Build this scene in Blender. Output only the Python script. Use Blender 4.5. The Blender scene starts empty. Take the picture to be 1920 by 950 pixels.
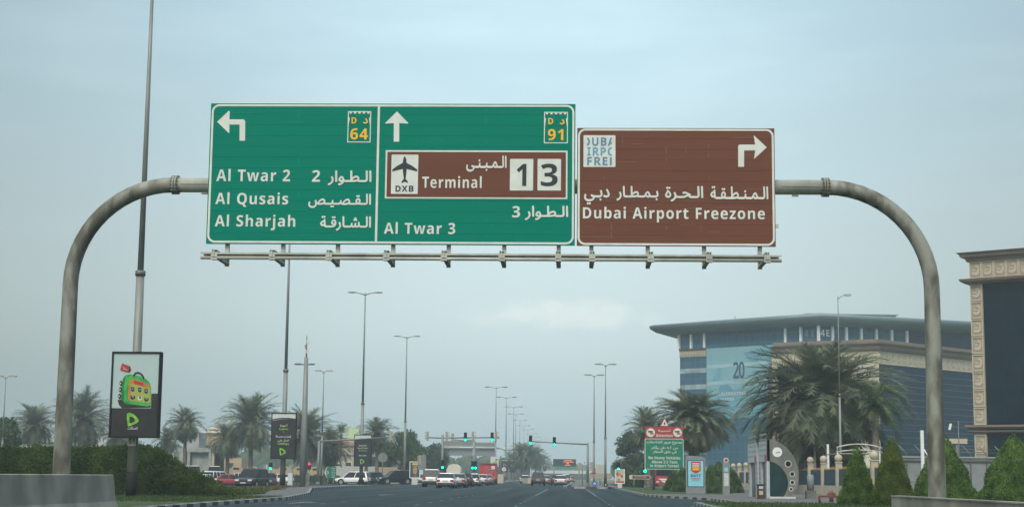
import bpy, bmesh, math, random
import numpy as np
from mathutils import Vector, Matrix, noise as mnoise
from mathutils.geometry import delaunay_2d_cdt
R = math.radians
scene = bpy.context.scene
col = scene.collection
rnd = random.Random(7)

# ------------------------------------------------------------------ camera
F = 3000.0                       # focal length in pixels of a 1920 px wide frame
EYE = 1.10                       # seen from a car seat
ROLL = R(0.30)
cy_ = Vector((107, -420, -F)).normalized()          # the road's direction (+Y) seen from the camera
cz_ = Vector((math.sin(ROLL), math.cos(ROLL), 0)); cz_ = (cz_ - cy_ * cz_.dot(cy_)).normalized()
cx_ = cy_.cross(cz_)
ROT = Matrix((cx_, cy_, cz_))                        # camera space -> world
cam_data = bpy.data.cameras.new('camera'); cam = bpy.data.objects.new('camera', cam_data)
col.objects.link(cam); scene.camera = cam
cam.matrix_world = Matrix.Translation((0, 0, EYE)) @ ROT.to_4x4()
cam_data.sensor_width = 36; cam_data.lens = F * 36 / 1920
cam_data.clip_start = .5; cam_data.clip_end = 20000
cam_data.dof.use_dof = True; cam_data.dof.focus_distance = 42.5; cam_data.dof.aperture_fstop = 6.3

# ------------------------------------------------------------------ sky, sun, exposure
SUN_EL, SUN_AZ = R(48), R(196)                       # behind the camera, high, veiled by haze
world = bpy.data.worlds.new('World'); scene.world = world; world.use_nodes = True
nt = world.node_tree; N = nt.nodes; L = nt.links; N.clear()
def nd(t, **kw):
    n = N.new(t)
    for k, v in kw.items(): setattr(n, k, v)
    return n
out = nd('ShaderNodeOutputWorld'); add = nd('ShaderNodeAddShader')
sky = nd('ShaderNodeTexSky', sky_type='NISHITA', sun_disc=False, sun_elevation=SUN_EL, sun_rotation=SUN_AZ, air_density=1.6, dust_density=5.0)
b1 = nd('ShaderNodeBackground'); b1.inputs['Strength'].default_value = .05
b2 = nd('ShaderNodeBackground'); b2.inputs['Strength'].default_value = 1.0
tc = nd('ShaderNodeTexCoord'); sp = nd('ShaderNodeSeparateXYZ'); ramp = nd('ShaderNodeValToRGB')
L.new(tc.outputs['Generated'], sp.inputs[0]); L.new(sp.outputs['Z'], ramp.inputs[0])
L.new(sky.outputs[0], b1.inputs['Color'])
cr = ramp.color_ramp; cr.interpolation = 'EASE'
SKY = [(0.0, (.37, .48, .525)), (.05, (.40, .525, .575)), (.10, (.445, .565, .61)), (.14, (.445, .56, .60)), (.20, (.42, .555, .60)), (.27, (.40, .56, .615)), (.55, (.95, 1.18, 1.26)), (1.0, (1.4, 1.55, 1.6))]
while len(cr.elements) < len(SKY): cr.elements.new(.5)
for e, (p, c) in zip(cr.elements, SKY): e.position = p; e.color = (*c, 1)
# thin high cloud streaks and one bank of cumulus low over the road
mp = nd('ShaderNodeMapping'); mp.inputs['Scale'].default_value = (2.2, 2.2, 11)
ns = nd('ShaderNodeTexNoise'); ns.inputs['Scale'].default_value = 2.6; ns.inputs['Detail'].default_value = 5
L.new(tc.outputs['Generated'], mp.inputs[0]); L.new(mp.outputs[0], ns.inputs['Vector'])
m1 = nd('ShaderNodeMapRange'); m1.inputs[1].default_value = .42; m1.inputs[2].default_value = .75; m1.inputs[3].default_value = 0; m1.inputs[4].default_value = .30
L.new(ns.outputs['Fac'], m1.inputs[0])
hi = nd('ShaderNodeMapRange'); hi.inputs[1].default_value = .10; hi.inputs[2].default_value = .24; L.new(sp.outputs['Z'], hi.inputs[0])
mu = nd('ShaderNodeMath', operation='MULTIPLY'); L.new(m1.outputs[0], mu.inputs[0]); L.new(hi.outputs[0], mu.inputs[1])
mixa = nd('ShaderNodeMix', data_type='RGBA'); L.new(mu.outputs[0], mixa.inputs[0]); L.new(ramp.outputs[0], mixa.inputs[6]); mixa.inputs[7].default_value = (.72, .86, .88, 1)
def gauss(sock, c, w):
    a = nd('ShaderNodeMath', operation='SUBTRACT'); L.new(sock, a.inputs[0]); a.inputs[1].default_value = c
    b = nd('ShaderNodeMath', operation='DIVIDE'); L.new(a.outputs[0], b.inputs[0]); b.inputs[1].default_value = w
    c_ = nd('ShaderNodeMath', operation='MULTIPLY'); L.new(b.outputs[0], c_.inputs[0]); L.new(b.outputs[0], c_.inputs[1])
    d = nd('ShaderNodeMath', operation='MULTIPLY'); L.new(c_.outputs[0], d.inputs[0]); d.inputs[1].default_value = -1
    e = nd('ShaderNodeMath', operation='EXPONENT'); L.new(d.outputs[0], e.inputs[0]); return e.outputs[0]
n2 = nd('ShaderNodeTexNoise'); n2.inputs['Scale'].default_value = 58; n2.inputs['Detail'].default_value = 6
mp2 = nd('ShaderNodeMapping'); mp2.inputs['Scale'].default_value = (1, 1, 1.5); L.new(tc.outputs['Generated'], mp2.inputs[0]); L.new(mp2.outputs[0], n2.inputs['Vector'])
ga, gb = gauss(sp.outputs['X'], -.006, .080), gauss(sp.outputs['Z'], .100, .012)
gm = nd('ShaderNodeMath', operation='MULTIPLY'); L.new(ga, gm.inputs[0]); L.new(gb, gm.inputs[1])
cs = nd('ShaderNodeMath', operation='MULTIPLY'); L.new(gm.outputs[0], cs.inputs[0]); cs.inputs[1].default_value = .62
ca = nd('ShaderNodeMath', operation='ADD'); L.new(cs.outputs[0], ca.inputs[0]); L.new(n2.outputs['Fac'], ca.inputs[1])
m2 = nd('ShaderNodeMapRange', interpolation_type='SMOOTHSTEP'); m2.inputs[1].default_value = .74; m2.inputs[2].default_value = 1.22; m2.inputs[4].default_value = .36; L.new(ca.outputs[0], m2.inputs[0])
front = nd('ShaderNodeMath', operation='GREATER_THAN'); L.new(sp.outputs['Y'], front.inputs[0]); front.inputs[1].default_value = 0
m3 = nd('ShaderNodeMath', operation='MULTIPLY'); L.new(m2.outputs[0], m3.inputs[0]); L.new(front.outputs[0], m3.inputs[1])
mixb = nd('ShaderNodeMix', data_type='RGBA'); L.new(m3.outputs[0], mixb.inputs[0]); L.new(mixa.outputs[2], mixb.inputs[6]); mixb.inputs[7].default_value = (.80, .775, .75, 1)
gx_ = gauss(sp.outputs['X'], -.02, .27)                 # sky made brighter towards the road's axis, lens vignetting included
gf = nd('ShaderNodeMath', operation='MULTIPLY_ADD'); L.new(gx_, gf.inputs[0]); gf.inputs[1].default_value = .56; gf.inputs[2].default_value = .41
L.new(gf.outputs[0], b2.inputs['Strength']); L.new(mixb.outputs[2], b2.inputs['Color'])
L.new(b1.outputs[0], add.inputs[0]); L.new(b2.outputs[0], add.inputs[1]); L.new(add.outputs[0], out.inputs['Surface'])
sun_d = bpy.data.lights.new('sun', 'SUN'); sun_d.energy = 1.5; sun_d.angle = R(14); sun_d.color = (1, .95, .86)
sun = bpy.data.objects.new('sun', sun_d); col.objects.link(sun)
sd = Vector((math.sin(SUN_AZ) * math.cos(SUN_EL), math.cos(SUN_AZ) * math.cos(SUN_EL), math.sin(SUN_EL)))
sun.rotation_euler = sd.to_track_quat('Z', 'Y').to_euler()
vs = scene.view_settings; scene.display_settings.display_device = 'sRGB'
vs.view_transform = 'Standard'; vs.look = 'None'; vs.exposure = 0.22; vs.gamma = 1; vs.use_curve_mapping = False
scene.cycles.use_denoising = True; scene.cycles.volume_bounces = 1; scene.cycles.max_bounces = 6
scene.cycles.volume_max_steps = 64
scene.cycles.use_adaptive_sampling = True

# ------------------------------------------------------------------ measuring helpers
def ray(px, py): return ROT @ Vector(((px - 960) / F, -(py - 475) / F, -1))
def at(px, py, D):
    """World point on the plane y = D whose image is the photo's pixel (px, py)."""
    d = ray(px, py); t = D / d.y
    return Vector((d.x * t, D, EYE + d.z * t))
def xat(px, D): return at(px, 890, D).x
LOW = -.20                       # the cross street lies a little lower than the main road
def sstep(a, b, x):
    t = max(0., min(1., (x - a) / (b - a))); return t * t * (3 - 2 * t)
def gz(x, y=0): return LOW * sstep(-24.5, -28, x)

# ------------------------------------------------------------------ materials
def mat(name, c, rough=.7, var=.12, scale=4., c2=None, spec=.4, metal=0., bump=0., coord='Object', emit=None, stretch=None, detail=4, lo=.35, hi=.65, trans=0.):
    m = bpy.data.materials.new(name); m.use_nodes = True
    n = m.node_tree.nodes; l = m.node_tree.links; p = n['Principled BSDF']
    p.inputs['Roughness'].default_value = rough; p.inputs['Metallic'].default_value = metal; p.inputs['Specular IOR Level'].default_value = spec
    t = n.new('ShaderNodeTexCoord'); g = n.new('ShaderNodeTexNoise'); g.inputs['Scale'].default_value = scale; g.inputs['Detail'].default_value = detail
    if stretch:
        mp = n.new('ShaderNodeMapping'); mp.inputs['Scale'].default_value = stretch
        l.new(t.outputs[coord], mp.inputs[0]); l.new(mp.outputs[0], g.inputs['Vector'])
    else: l.new(t.outputs[coord], g.inputs['Vector'])
    mr = n.new('ShaderNodeMapRange'); mr.inputs[1].default_value = lo; mr.inputs[2].default_value = hi; l.new(g.outputs['Fac'], mr.inputs[0])
    mx = n.new('ShaderNodeMix'); mx.data_type = 'RGBA'; l.new(mr.outputs[0], mx.inputs[0])
    a = [min(1, x * (1 - var)) for x in c]; b = c2 if c2 else [min(1, x * (1 + var)) for x in c]
    mx.inputs[6].default_value = (*a, 1); mx.inputs[7].default_value = (*b, 1); l.new(mx.outputs[2], p.inputs['Base Color'])
    if bump:
        bp = n.new('ShaderNodeBump'); bp.inputs['Strength'].default_value = bump; bp.inputs['Distance'].default_value = .02
        l.new(g.outputs['Fac'], bp.inputs['Height']); l.new(bp.outputs[0], p.inputs['Normal'])
    if emit:
        p.inputs['Emission Color'].default_value = (*emit[0], 1); p.inputs['Emission Strength'].default_value = emit[1]
    if trans: p.inputs['Transmission Weight'].default_value = trans
    return m
def leafmat(name, c, c2, scale, rough=.75):
    """Foliage: two noises (clumps and single leaves) move between two greens; a little light passes through."""
    m = mat(name, c, rough, .25, scale, c2=c2, spec=.15, lo=.38, hi=.62)
    n = m.node_tree.nodes; l = m.node_tree.links; p = n['Principled BSDF']
    tr = n.new('ShaderNodeBsdfTranslucent'); mx = n.new('ShaderNodeMixShader'); mx.inputs[0].default_value = .35
    o = n['Material Output']; s = p.inputs['Base Color'].links[0].from_socket
    l.new(s, tr.inputs[0]); l.new(p.outputs[0], mx.inputs[1]); l.new(tr.outputs[0], mx.inputs[2]); l.new(mx.outputs[0], o.inputs[0])
    return m
M = {}
M['asphalt'] = mat('asphalt', (.020, .034, .039), .9, .22, .35, spec=.12, detail=8)
m_ = M['asphalt']; n_ = m_.node_tree.nodes; l_ = m_.node_tree.links; t_ = n_.new('ShaderNodeTexCoord'); mp_ = n_.new('ShaderNodeMapping'); mp_.inputs['Scale'].default_value = (.9, .012, 1); l_.new(t_.outputs['Object'], mp_.inputs[0])
g_ = n_.new('ShaderNodeTexNoise'); g_.inputs['Scale'].default_value = 1; g_.inputs['Detail'].default_value = 3; l_.new(mp_.outputs[0], g_.inputs['Vector']); r_ = n_.new('ShaderNodeMapRange'); r_.inputs[1].default_value = .35; r_.inputs[2].default_value = .65; r_.inputs[3].default_value = .72; r_.inputs[4].default_value = 1.28; l_.new(g_.outputs['Fac'], r_.inputs[0])
x_ = n_.new('ShaderNodeMix'); x_.data_type = 'RGBA'; x_.blend_type = 'MULTIPLY'; x_.inputs[0].default_value = 1; p_ = n_['Principled BSDF']; l_.new(p_.inputs['Base Color'].links[0].from_socket, x_.inputs[6]); l_.new(r_.outputs[0], x_.inputs[7]); l_.new(x_.outputs[2], p_.inputs['Base Color'])
M['asphalt_side'] = mat('asphalt_side', (.045, .055, .058), .9, .2, .35, spec=.12, detail=8)
M['soil'] = mat('soil', (.15, .12, .085), .95, .2, .5, c2=(.10, .115, .06), spec=.1, detail=8)
M['dry'] = mat('dry_cover', (.16, .12, .07), .95, .3, 2.2, c2=(.10, .09, .045), spec=.1, detail=8)
M['grass'] = mat('grass', (.038, .072, .022), .95, .3, 2.5, c2=(.065, .095, .034), spec=.1, detail=8)
M['paver'] = mat('paver', (.11, .108, .105), .9, .12, 3, spec=.2, detail=6)
M['kerb_w'] = mat('kerb_white', (.28, .30, .29), .8, .15, 3)
M['kerb_k'] = mat('kerb_black', (.05, .055, .058), .8, .2, 3)
M['line'] = mat('road_paint', (.14, .155, .16), .8, .25, 1.5, detail=8)
M['concrete'] = mat('concrete', (.235, .228, .197), .9, .38, .8, bump=.25, detail=9, lo=.3, hi=.7)
M['galv'] = mat('galvanised_pipe', (.135, .132, .102), .62, .25, 1.1, c2=(.275, .277, .24), spec=.4, metal=.2, stretch=(2.6, 2.6, .9), detail=9, lo=.40, hi=.62)
M['galv_light'] = mat('galvanised_rail', (.42, .43, .38), .55, .16, 2.5, metal=.25)
M['steel'] = mat('steel_pole', (.20, .212, .197), .55, .15, 2, metal=.25, stretch=(2, 2, .3))
M['steel_d'] = mat('steel_dark', (.14, .145, .14), .55, .15, 2, metal=.3)
M['black'] = mat('black_paint', (.018, .02, .022), .5, .2, 4)
M['matt_black'] = mat('matt_black', (.014, .015, .016), .8, .2, 4, spec=.2)
M['sign_green'] = mat('sign_green', (.0, .186, .126), .5, .03, .9, spec=.05, stretch=(.3, 1, 4))
M['sign_green_far'] = mat('sign_green_far', (.002, .17, .10), .5, .05, 1)
M['sign_brown'] = mat('sign_brown', (.148, .062, .041), .5, .04, .9, spec=.06, stretch=(.3, 1, 4))
M['sign_white'] = mat('sign_white', (.62, .65, .60), .45, .06, 3, spec=.35)
M['sign_back'] = mat('sign_back', (.21, .22, .215), .5, .08, 2, metal=.3)
M['yellow'] = mat('shield_yellow', (.85, .45, .012), .45, .05, 3)
M['ink'] = mat('sign_ink', (.018, .025, .03), .5, .1, 3)
M['blue1'] = mat('letter_blue', (.10, .22, .36), .5, .1, 6)
M['blue2'] = mat('letter_light_blue', (.12, .31, .45), .5, .1, 6)
M['red_sign'] = mat('red_sign', (.36, .035, .035), .5, .08, 3)
M['white'] = mat('white_paint', (.72, .73, .71), .5, .05, 3)
M['offwhite'] = mat('off_white', (.50, .51, .47), .6, .08, 3)
M['glass_dark'] = mat('dark_glass', (.012, .016, .02), .22, .1, 2, spec=.15)
M['rubber'] = mat('tyre_rubber', (.015, .015, .016), .85, .1, 5, spec=.2)
M['rim'] = mat('alloy_rim', (.35, .36, .36), .35, .08, 5, metal=.6)
M['tail'] = mat('tail_lamp', (.35, .015, .02), .25, .1, 6, spec=.6)
M['head'] = mat('head_lamp', (.62, .64, .64), .12, .1, 6, spec=.7)
M['plastic'] = mat('dark_plastic', (.03, .032, .034), .6, .1, 6)
M['chrome'] = mat('chrome', (.55, .56, .56), .25, .05, 6, metal=.8)
M['trunk'] = mat('palm_trunk', (.16, .135, .105), .95, .35, 9, spec=.1, bump=.6, stretch=(1, 1, 3))
M['bark'] = mat('tree_bark', (.10, .08, .06), .95, .3, 6, spec=.1, bump=.5)
M['palm'] = leafmat('palm_frond', (.125, .16, .10), (.24, .275, .18), 1.1)
M['palm_old'] = leafmat('palm_old_frond', (.13, .125, .085), (.19, .175, .12), 1.6)
M['palm_green'] = leafmat('palm_green_frond', (.09, .155, .08), (.17, .24, .12), 1.1)
M['tree'] = leafmat('tree_leaf', (.05, .085, .04), (.105, .145, .065), .6)
M['tree_light'] = leafmat('tree_leaf_light', (.07, .125, .05), (.13, .20, .075), .6)
M['hedge'] = leafmat('hedge_leaf', (.042, .085, .024), (.082, .13, .038), .9)
M['shelter_glass'] = mat('shelter_glass', (.016, .040, .042), .15, .3, 1.2, spec=.35)
M['hedge_lit'] = leafmat('hedge_lit_leaf', (.075, .125, .036), (.13, .17, .055), .9)  # sun and sky light on the hedge top, put into the leaf colour
M['topiary'] = leafmat('topiary_leaf', (.075, .15, .035), (.155, .245, .06), 2.2)
M['topiary_b'] = leafmat('topiary_leaf_brown', (.085, .155, .03), (.17, .22, .055), 1.8)
M['topiary_far'] = leafmat('topiary_leaf_far', (.06, .12, .04), (.12, .19, .06), 2)
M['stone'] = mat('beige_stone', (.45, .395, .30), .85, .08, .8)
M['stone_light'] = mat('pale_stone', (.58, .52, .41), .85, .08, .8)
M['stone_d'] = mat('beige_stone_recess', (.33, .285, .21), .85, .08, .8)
M['cornice'] = mat('brown_cornice', (.185, .145, .115), .7, .08, 1)
M['cream'] = mat('cream_panel', (.60, .57, .47), .8, .06, .6)
M['roofmetal'] = mat('roof_metal', (.12, .17, .185), .45, .06, .3, metal=.3)
M['roofmetal2'] = mat('roof_metal_pale', (.30, .34, .35), .5, .06, .3, metal=.3)
M['mullion_w'] = mat('white_mullion', (.68, .70, .70), .6, .05, 2)
M['beige_wall'] = mat('beige_wall', (.42, .30, .20), .9, .08, 1)
M['cream_wall'] = mat('cream_wall', (.45, .40, .31), .9, .08, 1)
M['grey_wall'] = mat('grey_wall', (.30, .31, .30), .9, .15, .9, detail=7)
M['rooftile'] = mat('roof_tile', (.42, .36, .28), .85, .1, 2)
M['redtile'] = mat('red_roof_tile', (.30, .14, .10), .85, .12, 2)
M['greenwall'] = mat('pale_green_wall', (.42, .50, .30), .9, .06, 1)
M['dark_win'] = mat('dark_window', (.03, .04, .045), .2, .1, 2)
M['alu'] = mat('brushed_aluminium', (.19, .19, .165), .42, .22, 2.2, metal=.45, stretch=(1, 1, .3))
M['alu_blue'] = mat('pale_panel', (.40, .46, .48), .5, .1, 3)
M['red_lit'] = mat('red_lettering', (.42, .06, .07), .5, .1, 5)
M['bluepanel'] = mat('blue_fence_panel', (.012, .040, .085), .6, .15, 6, stretch=(6, 6, .2))
M['gold'] = mat('gold_finial', (.50, .30, .05), .4, .1, 6, metal=.4)
M['fencepost'] = mat('fence_stone', (.40, .36, .27), .9, .1, 2)
M['shade'] = mat('shade_fabric', (.38, .36, .28), .85, .08, 1)
M['bench'] = mat('bench_red', (.20, .085, .075), .8, .1, 4)
M['cabinet'] = mat('grey_cabinet', (.20, .22, .225), .6, .08, 3)
M['brownbin'] = mat('brown_bin', (.055, .032, .025), .6, .15, 4)
M['poster_sky'] = mat('poster_sky', (.46, .54, .54), .3, .12, .7, c2=(.38, .51, .51), spec=.3)
M['poster_black'] = mat('poster_black', (.022, .020, .022), .25, .2, 1.5, spec=.5)
M['case_green'] = mat('case_green', (.02, .33, .08), .3, .15, 2, c2=(.08, .42, .08))
M['case_edge'] = mat('case_edge', (.012, .17, .035), .35, .2, 3)
M['case_yellow'] = mat('case_yellow', (.42, .37, .09), .35, .2, 1.6, c2=(.30, .40, .08))
M['case_orange'] = mat('case_orange', (.52, .17, .04), .35, .15, 2)
M['logo_green'] = mat('logo_green', (.12, .42, .035), .35, .15, 4, c2=(.25, .52, .06))
M['pale_text'] = mat('pale_lettering', (.52, .55, .54), .5, .08, 5)
M['green_text'] = mat('green_lettering', (.25, .52, .03), .5, .08, 5)
M['teal_poster'] = mat('teal_poster', (.02, .075, .07), .3, .12, 2)
M['bun'] = mat('burger_bun', (.48, .25, .08), .6, .25, 6, c2=(.50, .34, .16))
M['food'] = mat('food_print', (.42, .20, .09), .5, .3, 3, c2=(.42, .33, .20), detail=7)
M['screen_blue'] = mat('screen_blue', (.22, .50, .60), .2, .08, 1.2, emit=((.20, .50, .62), .08))
M['go'] = mat('green_lens', (.0, .35, .25), .2, .05, 5, emit=((.0, .95, .55), 2.6))
M['stop'] = mat('red_lens', (.4, .01, .02), .2, .05, 5, emit=((1, .03, .10), 2.2))
M['lens_off'] = mat('dark_lens', (.03, .03, .03), .3, .1, 5)
M['signal_back'] = mat('signal_back', (.30, .29, .22), .7, .1, 5)
M['led'] = mat('led_orange', (.5, .12, .05), .4, .1, 5, emit=((1, .22, .10), 1.6))
M['truckred'] = mat('truck_red', (.40, .028, .032), .4, .1, 2)
M['busred'] = mat('bus_red', (.38, .03, .05), .35, .08, 2)
M['yellow_sign'] = mat('plate_yellow', (.55, .38, .06), .5, .08, 5)
M['blue_sign'] = mat('blue_sign', (.015, .13, .42), .45, .06, 5)

# ------------------------------------------------------------------ mesh builder
class MB:
    def __init__(s): s.v = []; s.f = []; s.m = []; s.sm = []
    def add(s, vs_, fs, mi=0, smooth=False):
        b = len(s.v); s.v += [tuple(p) for p in vs_]
        for f in fs: s.f.append(tuple(b + i for i in f)); s.m.append(mi); s.sm.append(smooth)
        return s
    def box(s, c, d, rz=0., mi=0, taper=1., ry=0.):
        x, y, z = d[0] / 2, d[1] / 2, d[2] / 2; ps = []
        for sz, k in ((-1, 1), (1, taper)):
            for sx, sy in ((-1, -1), (1, -1), (1, 1), (-1, 1)): ps.append(Vector((sx * x * k, sy * y * k, sz * z)))
        rot = Matrix.Rotation(rz, 3, 'Z') @ Matrix.Rotation(ry, 3, 'Y')
        ps = [rot @ p + Vector(c) for p in ps]
        return s.add(ps, [(3, 2, 1, 0), (4, 5, 6, 7), (0, 1, 5, 4), (1, 2, 6, 5), (2, 3, 7, 6), (3, 0, 4, 7)], mi)
    def tube(s, path, rad, n=12, mi=0, cap=True, smooth=True):
        path = [Vector(p) for p in path]; rad = rad if isinstance(rad, (list, tuple)) else [rad] * len(path)
        b = len(s.v); prev = None
        for i, p in enumerate(path):
            t = (path[min(i + 1, len(path) - 1)] - path[max(i - 1, 0)]).normalized()
            if prev is None:
                ref = Vector((0, 0, 1)) if abs(t.z) < .9 else Vector((1, 0, 0)); u = t.cross(ref).normalized()
            else: u = (prev - t * prev.dot(t)).normalized()
            prev = u; w = t.cross(u)
            for k in range(n):
                a = 2 * math.pi * k / n; s.v.append(tuple(p + (u * math.cos(a) + w * math.sin(a)) * rad[i]))
        for i in range(len(path) - 1):
            for k in range(n):
                a, c = b + i * n + k, b + i * n + (k + 1) % n
                s.f.append((a, c, c + n, a + n)); s.m.append(mi); s.sm.append(smooth)
        if cap:
            s.f.append(tuple(b + k for k in range(n))[::-1]); s.m.append(mi); s.sm.append(False)
            e = b + (len(path) - 1) * n; s.f.append(tuple(e + k for k in range(n))); s.m.append(mi); s.sm.append(False)
        return s
    def poly(s, pts, y0, y1, mi=0):
        """A flat outline in x, z given a thickness along y (y0 towards the viewer)."""
        n = len(pts); a = [(x, y0, z) for x, z in pts] + [(x, y1, z) for x, z in pts]
        ar = sum(pts[i][0] * pts[(i + 1) % n][1] - pts[(i + 1) % n][0] * pts[i][1] for i in range(n))
        fr = tuple(range(n)); bk = tuple(range(n, 2 * n))[::-1]
        fs = [fr, bk] + [(i, i + n, (i + 1) % n + n, (i + 1) % n) for i in range(n)]
        if ar < 0: fs = [f[::-1] for f in fs]
        return s.add(a, fs, mi)
    def ring(s, outer, inner, y0, y1, mi=0):
        """A band between two outlines of equal length."""
        n = len(outer); a = [(x, y, z) for y in (y0, y1) for o in (outer, inner) for x, z in o]; fs = []
        for i in range(n):
            j = (i + 1) % n
            fs += [(i, j, n + j, n + i), (2 * n + i, 3 * n + i, 3 * n + j, 2 * n + j), (i, 2 * n + i, 2 * n + j, j), (n + i, n + j, 3 * n + j, 3 * n + i)]
        return s.add(a, fs, mi)
    def sphere(s, c, r, mi=0, n=14, m=9, sq=(1, 1, 1)):
        ps = [(c[0], c[1], c[2] - r * sq[2])]
        for i in range(1, m):
            t = math.pi * i / m
            for k in range(n):
                a = 2 * math.pi * k / n; ps.append((c[0] + r * sq[0] * math.sin(t) * math.cos(a), c[1] + r * sq[1] * math.sin(t) * math.sin(a), c[2] - r * sq[2] * math.cos(t)))
        ps.append((c[0], c[1], c[2] + r * sq[2])); fs = [(0, 1 + (k + 1) % n, 1 + k) for k in range(n)]
        for i in range(m - 2):
            for k in range(n):
                q = 1 + i * n; fs.append((q + k, q + (k + 1) % n, q + n + (k + 1) % n, q + n + k))
        q = 1 + (m - 2) * n; e = len(ps) - 1; fs += [(q + k, q + (k + 1) % n, e) for k in range(n)]
        return s.add(ps, fs, mi, True)
    def disc(s, c, r, th, mi=0, n=24):
        return s.poly([(c[0] + r * math.cos(2 * math.pi * k / n), c[2] + r * math.sin(2 * math.pi * k / n)) for k in range(n)], c[1], c[1] + th, mi)
    def build(s, name, mats, parent=None, loc=None, rz=None):
        me = bpy.data.meshes.new(name); me.from_pydata(s.v, [], s.f)
        for m_ in (mats if isinstance(mats, (list, tuple)) else [mats]): me.materials.append(M[m_] if isinstance(m_, str) else m_)
        me.polygons.foreach_set('material_index', s.m); me.polygons.foreach_set('use_smooth', s.sm); me.update()
        o = bpy.data.objects.new(name, me); col.objects.link(o)
        if parent: o.parent = parent
        if loc is not None: o.location = loc
        if rz is not None: o.rotation_euler.z = rz
        return o

def tag(o, label=None, cat=None, group=None, kind=None):
    if label: o['label'] = label
    if cat: o['category'] = cat
    if group: o['group'] = group
    if kind: o['kind'] = kind
    return o
def thing(name, loc, label, cat, group=None, rz=0.):
    o = bpy.data.objects.new(name, None); col.objects.link(o); o.empty_display_size = .3
    o.location = loc; o.rotation_euler.z = rz
    return tag(o, label, cat, group)
def copy_tree(o, parent=None):
    c = o.copy(); col.objects.link(c)
    if parent: c.parent = parent
    for ch in o.children: copy_tree(ch, c)
    return c

# ------------------------------------------------------------------ lettering
AR = {'ا': (0xFE8D, 0xFE8E), 'أ': (0xFE83, 0xFE84), 'إ': (0xFE87, 0xFE88), 'ب': 0xFE8F, 'ة': (0xFE93, 0xFE94), 'ت': 0xFE95, 'ث': 0xFE99, 'ج': 0xFE9D, 'ح': 0xFEA1,
      'خ': 0xFEA5, 'د': (0xFEA9, 0xFEAA), 'ذ': (0xFEAB, 0xFEAC), 'ر': (0xFEAD, 0xFEAE), 'ز': (0xFEAF, 0xFEB0), 'س': 0xFEB1, 'ش': 0xFEB5, 'ص': 0xFEB9, 'ض': 0xFEBD,
      'ط': 0xFEC1, 'ظ': 0xFEC5, 'ع': 0xFEC9, 'غ': 0xFECD, 'ف': 0xFED1, 'ق': 0xFED5, 'ك': 0xFED9, 'ل': 0xFEDD, 'م': 0xFEE1, 'ن': 0xFEE5, 'ه': 0xFEE9,
      'و': (0xFEED, 0xFEEE), 'ى': (0xFEEF, 0xFEF0), 'ي': 0xFEF1}
def shape(s):
    """Joined Arabic letter forms, laid out for left-to-right drawing."""
    o = []
    for i, ch in enumerate(s):
        if ch == 'ـ' or ch not in AR: o.append(ch); continue
        p = s[i - 1] if i else ' '; n = s[i + 1] if i + 1 < len(s) else ' '
        jp = p == 'ـ' or (p in AR and not isinstance(AR[p], tuple)); jn = (n == 'ـ' or n in AR)
        e = AR[ch]
        if isinstance(e, tuple): o.append(chr(e[1] if jp else e[0]))
        else: o.append(chr(e + (3 if jp and jn else 1 if jp else 2 if jn else 0)))
    return ''.join(reversed(o))
_tc = {}
def text_geo(s, bold=.0, space=1., res=4):
    k = (s, bold, space, res)
    if k in _tc: return _tc[k]
    c = bpy.data.curves.new('t', 'FONT'); c.body = s; c.size = 1; c.fill_mode = 'NONE'; c.space_character = space; c.resolution_u = res
    o = bpy.data.objects.new('t', c); col.objects.link(o); bpy.context.view_layer.update()
    me = bpy.data.meshes.new_from_object(o.evaluated_get(bpy.context.evaluated_depsgraph_get()))
    p = [Vector((a.co.x, a.co.y)) for a in me.vertices]; ed = [tuple(e.vertices) for e in me.edges]
    bpy.data.objects.remove(o); bpy.data.curves.remove(c); bpy.data.meshes.remove(me)
    # triangulate the outlines and keep what they wind round (glyph outlines may overlap)
    vo, _, fo, *_r = delaunay_2d_cdt(p, ed, [], 0, 1e-5)
    P = np.array([(q.x, q.y) for q in p]); E0, E1 = P[[e[0] for e in ed]], P[[e[1] for e in ed]]
    V_ = np.array([(q.x, q.y) for q in vo]); tri = np.array([f for f in fo if len(f) == 3]); C_ = V_[tri].mean(1); wn = np.zeros(len(C_))
    for (x0, y0), (x1, y1) in zip(E0, E1):
        cr_ = (x1 - x0) * (C_[:, 1] - y0) - (C_[:, 0] - x0) * (y1 - y0)
        if y0 <= y1: wn += ((C_[:, 1] >= y0) & (C_[:, 1] < y1) & (cr_ > 0))
        else: wn -= ((C_[:, 1] >= y1) & (C_[:, 1] < y0) & (cr_ < 0))
    keep = tri[np.abs(wn) > .5]; us = sorted(set(keep.flatten().tolist())); mp_ = {q: i for i, q in enumerate(us)}
    v = [tuple(V_[q]) for q in us]; f = [tuple(mp_[q] for q in t_) for t_ in keep.tolist()]
    par = list(range(len(v)))
    def fd(a):
        while par[a] != a: par[a] = par[par[a]]; a = par[a]
        return a
    for q in f:
        for a in q[1:]: par[fd(a)] = fd(q[0])
    ids = {}; lay = [ids.setdefault(fd(i), len(ids)) % 3 for i in range(len(v))]
    _tc[k] = (v, f, lay); return _tc[k]
def sans(s):
    """The sturdy sans-serif letterforms of the sign alphabet."""
    o = ''
    for ch in s:
        k = ord(ch)
        o += chr(0x1D5D4 + k - 65) if 'A' <= ch <= 'Z' else chr(0x1D5EE + k - 97) if 'a' <= ch <= 'z' else chr(0x1D7EC + k - 48) if '0' <= ch <= '9' else ch
    return o
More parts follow.
